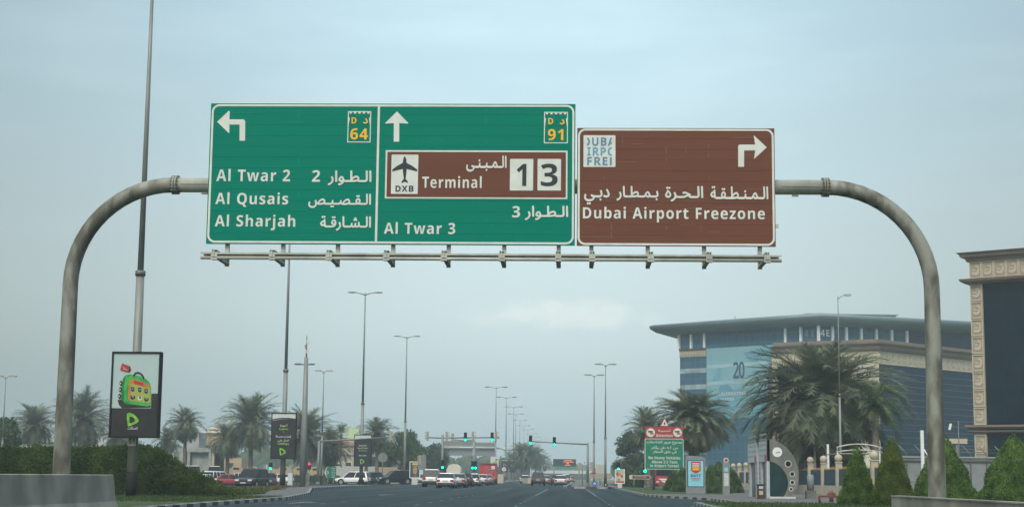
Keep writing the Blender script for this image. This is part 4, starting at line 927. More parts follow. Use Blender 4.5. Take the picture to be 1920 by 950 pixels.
# ================================================================== VEHICLES
PAINT = {}
def paint(name, c):
    if name not in PAINT: PAINT[name] = mat('car_' + name, c, .28, .04, 2, spec=.5 if max(c) > .15 else .2)
    return PAINT[name]
SHAPES = {
 # stations: x, underside, top edge, half width;  cabin: belt rear x, belt front x, roof rear x, roof front x, belt z, roof z
 'sedan': dict(L=4.6, W=1.78, st=[(-2.3, .42, .74, .84), (-2.22, .30, .92, .93), (-1.6, .22, .99, 1), (-.5, .20, .94, 1), (1.0, .20, .92, 1), (1.9, .24, .80, .95), (2.2, .30, .68, .87), (2.3, .42, .58, .78)], cab=(-1.72, 1.25, -.98, .30, .93, 1.45), wx=(-1.38, 1.40), wr=.32),
 'hatch': dict(L=4.2, W=1.74, st=[(-2.1, .42, .80, .86), (-2.02, .30, .98, .95), (-1.4, .22, 1.0, 1), (-.5, .20, .95, 1), (.9, .20, .93, 1), (1.7, .24, .82, .95), (2.02, .30, .68, .87), (2.1, .42, .58, .78)], cab=(-1.98, 1.15, -1.55, .25, .94, 1.50), wx=(-1.28, 1.30), wr=.32),
 'suv': dict(L=4.85, W=1.93, st=[(-2.42, .52, .92, .88), (-2.36, .40, 1.08, .96), (-1.6, .32, 1.10, 1), (-.4, .30, 1.08, 1), (1.1, .30, 1.06, 1), (2.0, .34, .98, .96), (2.32, .42, .86, .9), (2.42, .54, .74, .84)], cab=(-2.32, 1.32, -2.02, .42, 1.06, 1.86), wx=(-1.42, 1.48), wr=.40),
 'minibus': dict(L=6.6, W=2.05, st=[(-3.3, .50, 1.2, .92), (-3.2, .38, 1.35, 1), (-1.6, .34, 1.38, 1), (1.0, .34, 1.36, 1), (2.3, .36, 1.30, 1), (2.95, .40, 1.15, .97), (3.2, .46, .98, .92), (3.3, .56, .84, .86)], cab=(-3.26, 2.85, -3.15, 1.95, 1.34, 2.45), wx=(-2.0, 2.25), wr=.38),
}
def vehicle(kind, colour, c, loc, heading, label, group=None, plate='white', cat='car', roofbar=False, name=None):
    """heading: 0 drives away from us along the road, 90 to the left, 180 towards us."""
    S = SHAPES[kind]; W = S['W']; hw = W / 2; pm = paint(colour, c)
    t = thing(name or {'sedan': 'sedan_car', 'hatch': 'hatchback_car', 'suv': 'suv', 'minibus': 'minibus'}[kind], loc, label, cat, group, rz=math.pi / 2 + R(heading))
    b = MB(); prof = []; n = 12
    for x, z0, z1, k in S['st']:
        w = hw * k; m_ = z0 + (z1 - z0) * .55
        h_ = [(-w * .86, z0), (-w * .97, z0 + .10), (-w, m_), (-w * .97, z1 - .10), (-w * .90, z1 - .02), (-w * .55, z1 + .015)]
        prof.append([(x, y, z) for y, z in h_] + [(x, -y, z) for y, z in h_[::-1]])
    for p in prof: b.v += p
    for i in range(len(prof) - 1):
        for k in range(n): b.f.append((i * n + k, (i + 1) * n + k, (i + 1) * n + (k + 1) % n, i * n + (k + 1) % n)); b.m.append(0); b.sm.append(True)
    e = (len(prof) - 1) * n; b.f += [tuple(range(n)), tuple(e + k for k in range(n))[::-1]]; b.m += [0, 0]; b.sm += [False, False]
    br, bf, rr, rf, zb, zr = S['cab']; wb, wr_ = hw * .93, hw * .74
    body = b.build('body', [pm, 'plastic'], t); sm_ = body.modifiers.new('round', 'SUBSURF'); sm_.levels = 1; sm_.render_levels = 1
    b = MB()                                            # roof and pillars in body colour
    zc = zr - .07
    b.add([(rr, -wr_, zc), (rf, -wr_, zc), (rf, wr_, zc), (rr, wr_, zc), (rr + .12, -wr_ * .86, zr), (rf - .14, -wr_ * .86, zr), (rf - .14, wr_ * .86, zr), (rr + .12, wr_ * .86, zr)], [(4, 5, 6, 7), (0, 1, 5, 4), (1, 2, 6, 5), (2, 3, 7, 6), (3, 0, 4, 7)], 0)
    for s in (-1, 1):
        def pil(xb, xt, wd):
            b.add([(xb - wd, s * (wb + .006), zb - .05), (xb + wd, s * (wb + .006), zb - .05), (xt + wd * .8, s * (wr_ + .008), zc + .01), (xt - wd * .8, s * (wr_ + .008), zc + .01)], [(0, 1, 2, 3) if s < 0 else (3, 2, 1, 0)], 0)
        pil(bf - .04, rf - .03, .06); pil(br + .14, rr + .08, .13); pil((br + bf) / 2 + .1, (rr + rf) / 2 + .12, .05)
        if kind != 'sedan': pil((br * 3 + bf) / 4 + .1, (rr * 3 + rf) / 4 + .1, .06)
        b.box((bf - .25, s * (hw + .09), zb + .05), (.12, .2, .15))
    ro = b.build('roof', pm, t)
    b = MB(); b.box((0, 0, S['st'][3][1] + .02), (S['L'] * .86, W * .88, .12))
    b.build('underbody', 'matt_black', t)
    for xx in (-1, 1): MB().box((xx * (S['L'] / 2 - .07), 0, S['st'][0][1] + .03), (.16, W * .78, .15)).build('bumper', 'plastic', t)
    for x in S['wx']:
        for s in (-1, 1):
            b = MB(); b.tube([(x, s * (hw - .25), S['wr'] * 1.02), (x, s * (hw - .012), S['wr'] * 1.02)], S['wr'] * 1.2, 20); b.build('wheel_arch', 'matt_black', t)
    g = MB(); a_ = [(br, -wb, zb - .04), (bf, -wb, zb - .04), (bf, wb, zb - .04), (br, wb, zb - .04), (rr, -wr_, zc), (rf, -wr_, zc), (rf, wr_, zc), (rr, wr_, zc)]
    g.add(a_, [(0, 1, 5, 4), (1, 2, 6, 5), (2, 3, 7, 6), (3, 0, 4, 7)]); g.build('windows', 'glass_dark', t)
    for x in S['wx']:
        for s in (-1, 1):
            w_ = MB(); w_.tube([(x, s * (hw - .20), S['wr']), (x, s * (hw + .0), S['wr'])], S['wr'], 18); o = w_.build('wheel', 'rubber', t)
            w_ = MB(); w_.tube([(x, s * (hw - .02), S['wr']), (x, s * (hw + .012), S['wr'])], S['wr'] * .62, 12); w_.build('rim', 'rim', o)
    zl = S['st'][1][2] - .20; zh = S['st'][-2][2] - .02
    for s in (-1, 1):
        MB().box((-S['L'] / 2 + .05, s * hw * .72, zl), (.10, W * .17, .20 if kind != 'suv' else .30)).build('tail_light', 'tail', t)
        MB().box((S['L'] / 2 - .09, s * hw * .62, zh - .04), (.20, W * .19, .15)).build('headlight', 'head', t)
    MB().box((-S['L'] / 2 - .015, 0, zl - .02 if kind == 'sedan' else zl - .1), (.03, .5, .12)).build('number_plate', 'offwhite', t)
    MB().box((S['L'] / 2 + .015, 0, S['st'][-1][1] + .03), (.03, .5, .12)).build('number_plate', 'offwhite', t)
    MB().box((S['L'] / 2 - .03, 0, zh - .06), (.12, W * .34, .13)).build('radiator_grille', 'plastic', t)
    if kind == 'suv' :
        b = MB(); [b.tube([(rr + .2, s * wr_ * .84, zr + .05), (rf - .2, s * wr_ * .84, zr + .05)], .02, 6) for s in (-1, 1)]; b.build('roof_rails', 'chrome', t)
        if roofbar: MB().tube([(-S['L'] / 2 - .12, -.1, .95), (-S['L'] / 2 + .06, -.1, .95)], .33, 16).build('spare_wheel', 'rubber', t)
    return t
WH, SIL, BLK, NVY, RED = (.80, .80, .78), (.34, .35, .34), (.012, .014, .017), (.015, .025, .055), (.30, .018, .03)
GQ = 'cars queuing in the turning lanes'
def carpos(px, D, z=None): x = at(px, 894, D).x; return (x, D, gz(x) if z is None else z)
vehicle('suv', 'white', WH, carpos(811, 173), 0, 'large white SUV seen from behind, standing in the outer turning lane', GQ)
vehicle('sedan', 'white', WH, carpos(838, 155), 0, 'white sedan seen from behind, last in the queue', GQ)
vehicle('sedan', 'silver', SIL, carpos(859.5, 168), 0, 'silver grey sedan queuing directly ahead of the last white sedan', GQ)
vehicle('hatch', 'navy', NVY, carpos(873, 180), 0, 'dark navy car between the silver sedan and the white hatchback in the queue', GQ)
vehicle('hatch', 'white', WH, carpos(887.5, 193), 0, 'white hatchback in front of the navy car in the queue', GQ)
vehicle('sedan', 'pearl', (.52, .53, .50), carpos(903, 210), 0, 'pearl white sedan near the front of the queue', GQ)
vehicle('sedan', 'beige', (.34, .32, .27), carpos(913, 224), 0, 'beige sedan at the front of the queue beside the red truck', GQ)
vehicle('hatch', 'grey', (.16, .17, .17), carpos(834, 204), 0, 'grey car mostly hidden ahead of the large white SUV', GQ)
vehicle('hatch', 'white', WH, carpos(985, 292), 0, 'white hatchback driving away on the through road nearest the median', 'cars driving away')
vehicle('suv', 'graphite', (.07, .07, .068), carpos(1009.5, 224), 0, 'dark grey SUV driving away in the middle of the through road', 'cars driving away')
vehicle('sedan', 'silver', SIL, carpos(1022, 262), 0, 'silver car half hidden ahead of the dark grey SUV', 'cars driving away')
vehicle('sedan', 'cream', (.56, .55, .49), carpos(1051.5, 218), 0, 'cream sedan with red tail lights driving away', 'cars driving away')
vehicle('hatch', 'black', BLK, carpos(1043.5, 248), 0, 'black car peeping out beside the cream sedan', 'cars driving away')
vehicle('suv', 'white', WH, carpos(1061, 345), 0, 'white SUV far down the through road beyond the cream sedan', 'cars driving away')
vehicle('hatch', 'orange', (.42, .20, .05), carpos(1070, 390), 0, 'orange and white car far down the road, partly behind the white SUV', 'cars driving away')
GX = 'cars on the cross street'
vehicle('suv', 'white', WH, carpos(662, 225), 82, 'white off-roader in profile waiting beneath the Business Quick Start billboard', GX)
vehicle('suv', 'slate', (.05, .06, .07), carpos(693, 240), 150, 'slate grey SUV with lit front just behind the white off-roader', GX)
vehicle('hatch', 'iceblue', (.40, .47, .50), carpos(716, 256), 165, 'pale blue car facing us behind the round sign', GX)
vehicle('suv', 'black', BLK, carpos(741, 216), 118, 'black boxy off-roader with silver wheels beside the lamp post near the burger poster', GX, roofbar=True)
vehicle('sedan', 'silver', SIL, carpos(786, 236), 178, 'silver car facing us beneath the burger poster', GX)
vehicle('suv', 'midnight', (.012, .022, .030), carpos(473, 146), 172, 'blue black SUV with bright headlights coming towards us beside the median', GX)
vehicle('hatch', 'blue', (.02, .05, .09), carpos(499, 168), 20, 'small dark blue hatchback just behind the oncoming blue black SUV', GX)
vehicle('sedan', 'red', RED, carpos(432, 186, -.3), -78, 'dark red sedan in profile on the cross street', GX)
vehicle('hatch', 'silver', SIL, carpos(462, 200), -75, 'silver car between the dark red sedan and the oncoming SUV', GX)
vehicle('hatch', 'white', WH, carpos(384, 172, -.42), -8, 'white hatchback seen from behind next to the hedge end', GX)
vehicle('suv', 'white', WH, carpos(408, 196, -.42), -22, 'white off-roader behind the white hatchback at the hedge end', GX)
vehicle('sedan', 'white', WH, carpos(524, 238), 62, 'white sedan turning beside the pale cabinet, half hidden by the 120Mbps billboard post', GX)
vehicle('minibus', 'cream', (.58, .58, .53), carpos(351, 226), 30, 'cream minibus mostly hidden behind the sloping end of the hedge', GX, cat='minibus')
vehicle('minibus', 'cream', (.58, .58, .53), carpos(402, 232), 12, 'cream minibus standing above the white hatchback and the dark red sedan', GX, cat='minibus')
# red delivery truck
x, D, z = carpos(915, 243)
t = thing('delivery_truck', (x, D, z), 'red box truck seen from behind in front of the far gantry', 'truck')
b = MB(); b.box((0, 2.4, 1.95), (2.5, 4.8, 2.3), taper=.97); b.box((0, .0, 3.12), (2.2, .3, .1)); b.build('cargo_box', 'truckred', t)
b = MB(); b.box((0, 6.0, 1.5), (2.2, 1.9, 2.0), taper=.92); b.build('cab', 'truckred', t)
b = MB(); b.box((0, 3.2, .62), (2.2, 6.6, .3)); b.build('chassis', 'plastic', t)
for sx in (-1, 1):
    for yy in (1.0, 5.7): MB().tube([(sx * .85, yy, .45), (sx * 1.16, yy, .45)], .45, 16).build('wheel', 'rubber', t)
    MB().box((sx * .95, -.03, .85), (.3, .05, .16)).build('tail_light', 'tail', t)
b = MB(); [b.box((.15, -.03, 2.55 - k * .28), (1.3 - .2 * (k % 2), .02, .12)) for k in range(4)]; b.build('rear_markings', mat('faded_red_print', (.45, .12, .12), .5), t); MB().box((.75, -.035, 2.5), (.55, .02, .5)).build('square_mark', 'pale_text', t)
MB().box((0, -.03, .55), (.5, .03, .13)).build('number_plate', 'offwhite', t)
x, D, z = carpos(850, 262)
t = thing('tanker_truck', (x, D, z), 'cream tanker truck far behind the queue beneath the far gantry', 'truck')
MB().tube([(0, 0, 2.0), (0, 5, 2.0)], 1.15, 18).build('tank', 'cream', t); MB().box((0, 6.2, 1.5), (2.2, 1.8, 2.2), taper=.92).build('cab', 'cream', t); MB().box((0, 3, .65), (2.0, 7, .3)).build('chassis', 'plastic', t)
for sx in (-1, 1):
    for yy in (1, 2.2, 6): MB().tube([(sx * .8, yy, .45), (sx * 1.1, yy, .45)], .45, 14).build('wheel', 'rubber', t)
# city bus behind the warning sign
x, D, z = carpos(1247, 208)
t = thing('city_bus', (x, D, z + .0), 'white and red city bus standing behind the warning sign', 'bus', rz=R(-4))
b = MB(); b.box((0, 5.5, 1.75), (2.5, 11, 2.7)); b.build('body', 'busred', t)
b = MB(); b.box((0, 5.5, 3.14), (2.3, 10.8, .16)); b.box((0, .6, 3.0), (2.44, 1.3, .3)); b.build('roof', 'white', t)
MB().box((0, -.03, 2.15), (2.25, .06, 1.25)).build('windscreen', 'glass_dark', t)
b = MB(); b.poly([(-1.0, 1.12), (1.2, 1.12), (1.2, .9), (-.4, .9)], -.05, -.01); b.poly([(-.6, .84), (1.2, .84), (1.2, .62), (-.1, .62)], -.05, -.01); b.build('white_stripe', 'white', t)
for sx in (-1, 1):
    MB().box((sx * 1.253, 5.5, 2.1), (.012, 10.2, 1.1)).build('side_windows', 'glass_dark', t)
    for yy in (2.2, 8.2): MB().tube([(sx * .98, yy, .5), (sx * 1.27, yy, .5)], .5, 16).build('wheel', 'rubber', t)
    MB().box((sx * .95, -.03, .72), (.35, .05, .18)).build('headlight', 'head', t)

# ================================================================== SIGNS AND POSTERS AWAY FROM THE GANTRY
def post(t, h, r=.05, x=0, y=.06): MB().tube([(x, y, 0), (x, y, h)], r, 8).build('post', 'steel', t)
def poster_box(px0, px1, py0, py1, D, label, z=.12, foot=.55, name='advertising_poster', frame='white', ground=True):
    a, c = at(px0, py1, D), at(px1, py0, D); w, h = c.x - a.x, c.z - a.z; zb = a.z - z
    t = thing(name, ((a.x + c.x) / 2, D, z), label, 'poster')
    b = MB(); fr = w * .07
    for sx in (-1, 1): b.box((sx * (w / 2 - fr / 2), .1, zb + h / 2), (fr, .26, h))
    for zz in (zb + fr / 2, zb + h - fr / 2): b.box((0, .1, zz), (w - 2 * fr, .26, fr))
    b.box((0, .22, zb + h / 2), (w, .03, h)); b.build('frame', frame, t); MB().box((0, .1, zb / 2 - .02), (w * foot, .3, zb + .04)).build('foot', 'cabinet' if foot > .7 else 'offwhite', t)
    return t, w - 2 * fr, h - 2 * fr, zb + fr
t, w, h, z0 = poster_box(767.5, 788, 864.5, 895.5, 214, 'dark green poster with a burger standing behind the parked off-roader', z=0.0)
U = UV(w, h, z0)
b = MB(); b.poly([U(0, 0), U(1, 0), U(1, 1), U(0, 1)], .02, .03); b.poly([U(.2, .84), U(.85, .84), U(.85, .94), U(.2, .94)], .012, .016, 1); b.poly([U(.3, .74), U(.8, .74), U(.8, .78), U(.3, .78)], .012, .016, 4)
for (u, v, ru, rv_, m_) in ((.52, .55, .24, .13, 2), (.52, .42, .25, .06, 3), (.52, .32, .23, .09, 2)): b.poly([U(u + ru * math.cos(k * .3927), v + rv_ * math.sin(k * .3927)) for k in range(16)], .012 - .004 * (m_ == 3), .016 - .004 * (m_ == 3), m_)
b.poly([U(.38, .05), U(.66, .05), U(.66, .2), U(.38, .2)], .012, .016, 5); b.build('poster', ['teal_poster', 'yellow', 'bun', 'food', 'pale_text', 'red_sign'], t)
t, w, h, z0 = poster_box(1153, 1171.5, 879, 905.5, 168, 'small poster with a picture of food on a plinth at the kerb', foot=.45); U = UV(w, h, z0)
b = MB(); b.poly([U(0, 0), U(1, 0), U(1, 1), U(0, 1)], .02, .03); r_ = random.Random(3)
for k in range(9):
    u, v, q = r_.uniform(.15, .85), r_.uniform(.2, .85), r_.uniform(.08, .17); b.poly([U(u + q * math.cos(j * .628), v + q * .7 * math.sin(j * .628)) for j in range(10)], .015 - .001 * k, .0155 - .001 * k, 1 + k % 3)
b.poly([U(.0, .0), U(1, 0), U(1, .13), U(0, .13)], .004, .005, 2); b.build('poster', [mat('food_ground', (.52, .44, .36), .5, .1, 3), 'bun', 'red_sign', 'food'], t)
# lit poster pillar
D = 110; a, c = at(1286.5, 926, D), at(1322.5, 853.5, D)
t = thing('advertising_pillar', ((a.x + c.x) / 2, D, .12), 'grey lit poster pillar reading BAYZ on the pavement', 'poster'); w = c.x - a.x; h = c.z - .12
b = MB(); b.poly([(-w / 2, 0), (w / 2, 0), (w / 2, h - .14), (w * .2, h - .04), (-w / 2, h)], 0, .32); b.build('casing', 'cabinet', t)
pz0, pz1, pw = dz(912, 1305, D) - .12, dz(862, 1305, D) - .12, w * .43
b = MB(); b.poly([(-pw, pz0), (pw, pz0), (pw, pz1), (-pw, pz1)], -.012, -.003); b.build('surround', 'matt_black', t)
pw *= .92; pz0 += .04; pz1 -= .04; hh = pz1 - pz0; b = MB(); b.poly([(-pw, pz0), (pw, pz0), (pw, pz1), (-pw, pz1)], -.022, -.015); b.build('screen', 'screen_blue', t)
V = lambda u, v: (-pw + 2 * pw * u, pz0 + hh * v)
b = MB(); b.poly([V(.2, .97), V(.2, .60), V(.5, .50), V(.82, .60), V(.82, .97)], -.03, -.026, 0)
for v, m_ in ((.86, 1), (.78, 1), (.70, 2), (.63, 2)): b.poly([V(.28, v), V(.74, v), V(.74, v + .055), V(.28, v + .055)], -.036, -.033, m_)
x0, zz = V(.18, .37); put_text(b, 'BAYZ', x0, V(.82, .37)[0], zz, hh * .10, -.03, mi=3); b.poly([V(.2, .28), V(.8, .28), V(.8, .315), V(.2, .315)], -.03, -.026, 0); b.poly([V(.22, .21), V(.8, .21), V(.8, .235), V(.22, .235)], -.03, -.026, 4)
b.build('printing', ['red_sign', 'pale_text', 'yellow', 'ink', 'cabinet'], t)
# parking pillar
D = 100; a = at(1362, 930, D); h = dz(866, 1362, D) - .12
t = thing('parking_meter', (a.x, D, .12), 'grey parking meter pillar with a round red topped sign', 'parking meter')
MB().box((0, .12, h / 2), (.42, .26, h)).build('casing', 'cabinet', t); b = MB(); b.disc((0, -.02, h + .13), .16, .1); b.build('round_sign', 'offwhite', t)
b = MB(); b.disc((0, -.04, h + .13), .09, .01); b.build('emblem', 'red_sign', t); MB().box((0, -.02, h * .78), (.22, .02, .24)).build('screen', 'screen_blue', t); MB().box((.0, -.02, h * .48), (.28, .02, .78)).build('notice', 'offwhite', t)
# warning sign board
D = 142; A = lambda px, py: (at(px, py, D).x, at(px, py, D).z)
a0 = A(1246, 918); t = thing('warning_sign', (a0[0], D, .12), 'tall board with red Attention panel and green notice against heavy vehicles in the airport tunnel', 'road sign'); o3 = t.location.copy()
for px in (1226, 1267.5): q = A(px, 900)[0]; b = MB(); b.tube([(q, D + .15, .1), (q, D + .15, A(px, 810)[1])], .13, 10); b.build('post', 'steel_d', t, org=o3)
def AP(pts): return [A(*p) for p in pts]
g0, g1 = A(1209, 879), A(1281.5, 822); b = MB(); b.poly(rrect(g0[0], g0[1], g1[0], g1[1], .12), D, D + .06, 1); b.poly(rrect(g0[0] + .05, g0[1] + .05, g1[0] - .05, g1[1] - .05, .09), D - .012, D - .004); b.build('green_panel', ['sign_green_far', 'sign_white'], t, org=o3)
g0, g1 = A(1210, 820.5), A(1280.5, 799.5); b = MB(); b.poly([(g0[0], g0[1]), (g1[0], g0[1]), (g1[0], g1[1]), (g0[0], g1[1])], D, D + .06); b.build('red_panel', 'red_sign', t, org=o3)
b = MB(); K = lambda x, y: (1140 + x / 5, 760 + y / 5)
for s, x0, x1, zb, zt, ar in (('تـنـبـيـه', 470, 585, 247, 220, True), ('Attention', 450, 605, 291, 265, False), ('ممنوع مرور الشاحنات', 362, 694, 362, 324, True), ('من ٢.٥ طن وأكثر', 402, 655, 408, 372, True), ('في نفق المطار', 420, 642, 452, 416, True),
                             ('No Heavy Vehicles', 380, 678, 499, 473, False), ('Above 2.5 Tons', 410, 650, 537, 513, False), ('in Airport Tunnel', 395, 662, 573, 548, False)):
    p, q = A(*K(x0, zb)), A(*K(x1, zb)); put_text(b, s, p[0], q[0], p[1], A(*K(x0, zt))[1] - p[1], D - .02, bold=.02 if ar else .012, ar=ar, step=.002)
b.build('lettering', 'sign_white', t, org=o3)
for x in (400, 651):
    c = A(*K(x, 251)); b = MB(); b.disc((c[0], D - .02, c[1]), .38, .01); b.box((c[0] - .02, D - .028, c[1] + .08), (.42, .008, .14), mi=1); b.box((c[0] + .1, D - .028, c[1] - .10), (.3, .008, .10), mi=1); b.box((c[0], D - .036, c[1]), (.62, .006, .06), ry=R(35), mi=2); b.build('no_lorries_symbol', ['sign_white', 'ink', 'red_sign'], t, org=o3)
tp = AP([(1237, 799), (1255, 799), (1246, 781.5)]); b = MB(); b.poly(tp, D, D + .05, 1); cx = sum(p[0] for p in tp) / 3; cz = sum(p[1] for p in tp) / 3
b.poly([(cx + (p[0] - cx) * .72, cz + (p[1] - cz) * .72) for p in tp], D - .012, D - .004); b.poly([(cx + .07 * math.cos(k * .785), cz + .0 + .12 * math.sin(k * .785)) for k in range(8)], D - .024, D - .016, 2); b.build('warning_triangle', ['sign_white', 'red_sign', 'ink'], t, org=o3)
# brown finger sign
D = 158; a, c = at(1180, 897.5, D), at(1221, 890, D)
t = thing('finger_sign', ((a.x + c.x) / 2, D, .12), 'brown arrow shaped finger sign beyond the warning board', 'road sign'); w, zc, hh = c.x - a.x, (a.z + c.z) / 2 - .12, (c.z - a.z) / 2
b = MB(); b.poly([(-w / 2, zc - hh), (w / 2 - hh, zc - hh), (w / 2, zc), (w / 2 - hh, zc + hh), (-w / 2, zc + hh)], 0, .04, 1); b.poly([(-w / 2 + .3, zc - hh * .75), (w / 2 - hh * 1.2, zc - hh * .75), (w / 2 - hh * .5, zc), (w / 2 - hh * 1.2, zc + hh * .75), (-w / 2 + .3, zc + hh * .75)], -.01, -.003); b.build('arm', ['sign_brown', 'offwhite'], t)
b = MB(); [b.box((.0, -.014, zc + dz_), (w * .6, .004, hh * .28)) for dz_ in (-.06, .09)]; b.build('writing', 'stone_d', t); post(t, zc, .05, -w * .28)
# island furniture
D = 205; a, c = at(1100, 897, D), at(1148, 886.5, D)
t = thing('chevron_board', ((a.x + c.x) / 2, D, .17), 'long pale board with rounded end on the traffic island behind the lamp posts', 'road sign'); b = MB(); b.poly(rrect(-(c.x - a.x) / 2, a.z - .17, (c.x - a.x) / 2, c.z - .17, .28), 0, .06); b.build('board', 'signal_back', t)
for s in (-.8, .8): post(t, a.z, .05, s)
D = 240; a, c = at(1117, 886.5, D), at(1133.5, 869.5, D); t = thing('notice_board', ((a.x + c.x) / 2, D, .17), 'white notice board with faint lines behind the traffic island', 'road sign'); b = MB(); w, h = c.x - a.x, c.z - a.z; b.box((0, 0, a.z - .17 + h / 2), (w, .06, h)); b.build('board', 'offwhite', t)
b = MB(); [b.box((0, -.036, a.z - .17 + h * (.18 + .22 * k)), (w * .86, .01, .10)) for k in range(4)]; b.build('writing', 'signal_back', t); post(t, a.z, .06)
D = 190; a = at(1112.5, 886.5, D); t = thing('red_plate_sign', (a.x, D, .17), 'small red plate on the low signal post behind the blue sign', 'road sign'); MB().box((0, -.12, a.z - .17), (.60, .03, .19)).build('plate', 'red_sign', t); post(t, a.z - .2, .03, .1, -.08)
D = 176; a = at(1115, 906, D); t = thing('keep_sign', (a.x, D, .17), 'blue round sign with white arrow at the nose of the traffic island', 'road sign'); b = MB(); b.disc((0, 0, a.z - .17), .26, .03); b.build('plate', 'blue_sign', t)
b = MB(); z_ = a.z - .17; b.poly([(-.16, z_ - .1), (-.10, z_ - .1), (-.02, z_ + .04), (.02, z_ + .04), (.10, z_ - .1), (.16, z_ - .1), (.03, z_ + .15), (-.03, z_ + .15)], -.008, -.002); b.build('arrow', 'white', t); post(t, .35, .04)
D = 180; a = at(1135.5, 910, D); t = thing('bollard', (a.x, D, .17), 'short black bollard light at the foot of the taller island lamp post', 'bollard'); MB().tube([(0, -.5, 0), (0, -.5, .28), (0, -.5, .42)], [.22, .20, .05], 12).build('body', 'matt_black', t); MB().box((0, -.73, .2), (.14, .02, .14)).build('reflector', 'offwhite', t)
# left side signs
D = 198; a, c = at(608, 895.5, D), at(630.5, 874.5, D); zg = LOW
t = thing('arrow_sign', ((a.x + c.x) / 2, D, zg), 'green direction sign shaped like an arrow pointing left, on the verge by the white off-roader', 'road sign'); w, h, z0 = c.x - a.x, c.z - a.z, a.z - zg
ol = [(-w / 2, z0 + h / 2), (-w / 2 + .32, z0), (w / 2, z0), (w / 2, z0 + h), (-w / 2 + .32, z0 + h)]; b = MB(); b.poly(ol, 0, .05, 1); b.poly([(p[0] * .97 + .02, z0 + h / 2 + (p[1] - z0 - h / 2) * .97) if k else (p[0] + .16, p[1]) for k, p in enumerate(ol)], -.02, -.005); b.build('board', ['sign_green_far', 'sign_white'], t)
b = MB(); b.ring([(-.34 + .16 * math.cos(k * .628), z0 + h / 2 + .2 * math.sin(k * .628)) for k in range(10)], [(-.34 + .09 * math.cos(k * .628), z0 + h / 2 + .12 * math.sin(k * .628)) for k in range(10)], -.035, -.03)
for k in range(5): b.box((.38, -.03, z0 + .14 + k * .26), (.5 - .14 * (k % 2), .006, .07))
b.build('writing', 'pale_text', t); post(t, z0, .05, -.3); post(t, z0, .05, .4)
D = 190; a = at(717.5, 857, D); t = thing('round_sign', (a.x, D, .12), 'grey back of a large round sign on a post beside the Business Quick Start billboard', 'road sign'); b = MB(); b.disc((0, 0, a.z - .12), .56, .03); b.build('plate', 'sign_back', t)
b = MB(); [b.box((0, -.02, a.z - .12 + d), (1.0, .03, .05)) for d in (-.2, .2)]; b.build('brace', 'cabinet', t); MB().tube([(0, -.06, 0), (0, -.06, a.z + .35)], .055, 8).build('post', 'steel_d', t)
D = 300; a = at(945, 879, D); t = thing('speed_sign', (a.x, D, .11), 'white round speed limit sign on a post on the median', 'road sign'); b = MB(); b.disc((0, 0, a.z - .11), .44, .03); b.disc((0, -.012, a.z - .11), .36, .008, 1); b.build('plate', ['red_sign', 'white'], t); MB().box((0, -.025, a.z - .11), (.3, .01, .3)).build('figures', 'cabinet', t); post(t, a.z, .06)
D = 312; a, c = at(919.5, 874, D), at(935, 855.5, D); t = thing('billboard', ((a.x + c.x) / 2, D, .11), 'white billboard with a green picture on the median above the red truck', 'billboard'); w, h, z0 = c.x - a.x, c.z - a.z, a.z - .11
MB().box((0, .1, z0 + h / 2), (w, .2, h)).build('board', 'pale_text', t); b = MB(); b.poly([(w * (.08 + .30 * math.cos(k * .5236)), z0 + h * .32 + w * .28 * math.sin(k * .5236)) for k in range(12)], -.03, -.01); b.build('picture', 'logo_green', t); MB().box((w * .22, -.04, z0 + h * .72), (.4, .02, .3)).build('red_mark', 'red_sign', t); MB().tube([(0, .1, 0), (0, .1, z0)], .15, 8).build('post', 'steel', t)
D = 270; t = thing('block_wall', (at(937, 894, D).x, D, .1), 'low sandy block wall at the nose of the median behind the red truck', 'wall'); MB().box((0, .4, .75), (1.25, .8, 1.5)).build('pier', 'stone', t); MB().box((4.2, 9, .45), (.5, 16, .9), rz=R(5)).build('wall', 'stone', t)
# cabinet and poster column by the wall
x, D, z = carpos(544.5, 186); t = thing('utility_cabinet', (x, D, z + .1), 'tall pale utility cabinet between the 120Mbps billboard post and the telecom mast', 'cabinet'); MB().box((0, 0, .75), (.55, .45, 1.5)).build('body', 'offwhite', t); MB().box((0, 0, 1.52), (.60, .5, .06)).build('cap', 'cabinet', t); MB().box((.02, -.235, .78), (.46, .015, 1.3)).build('door', 'pale_text', t)
x, D, z = carpos(505, 188); t = thing('poster_column', (x, D, z), 'small poster column with a brown picture under the low green light', 'poster'); MB().box((0, 0, 1.35), (.62, .2, 1.5)).build('panel', 'food', t); MB().box((0, 0, .3), (.25, .2, .62)).build('foot', 'cabinet', t); MB().box((-.36, 0, 1.25), (.12, .24, 2.5)).build('frame', 'offwhite', t)
# far gantry seen from behind, with its two sign backs
D = 450; B_ = lambda px, py: (at(px, py, D).x, at(px, py, D).z); xl, xr = B_(805, 894)[0], B_(955, 894)[0]; zt = B_(880, 838.5)[1]
t = thing('sign_gantry', (xl, D, LOW), 'hazy far gantry arching over the opposite carriageway, seen from behind', 'gantry'); og2 = t.location.copy()
for x, s in ((xl, 1), (xr, -1)):
    p = [(x, D, LOW - .1), (x, D, zt - 3)] + [(x + s * 3 * (1 - math.cos(R(10 * k))), D, zt - 3 + 3 * math.sin(R(10 * k))) for k in range(1, 10)]; MB().tube(p, .32, 14).build('leg', 'galv_light', t, org=og2)
MB().tube([(xl + 3, D, zt), (xr - 3, D, zt)], .32, 14).build('cross_beam', 'galv_light', t, org=og2)
MB().tube([(B_(828, 894)[0], D + 1.3, B_(880, 853)[1]), (B_(928, 894)[0], D + 1.3, B_(880, 853)[1])], .08, 8).build('rail', 'galv_light', t, org=og2)
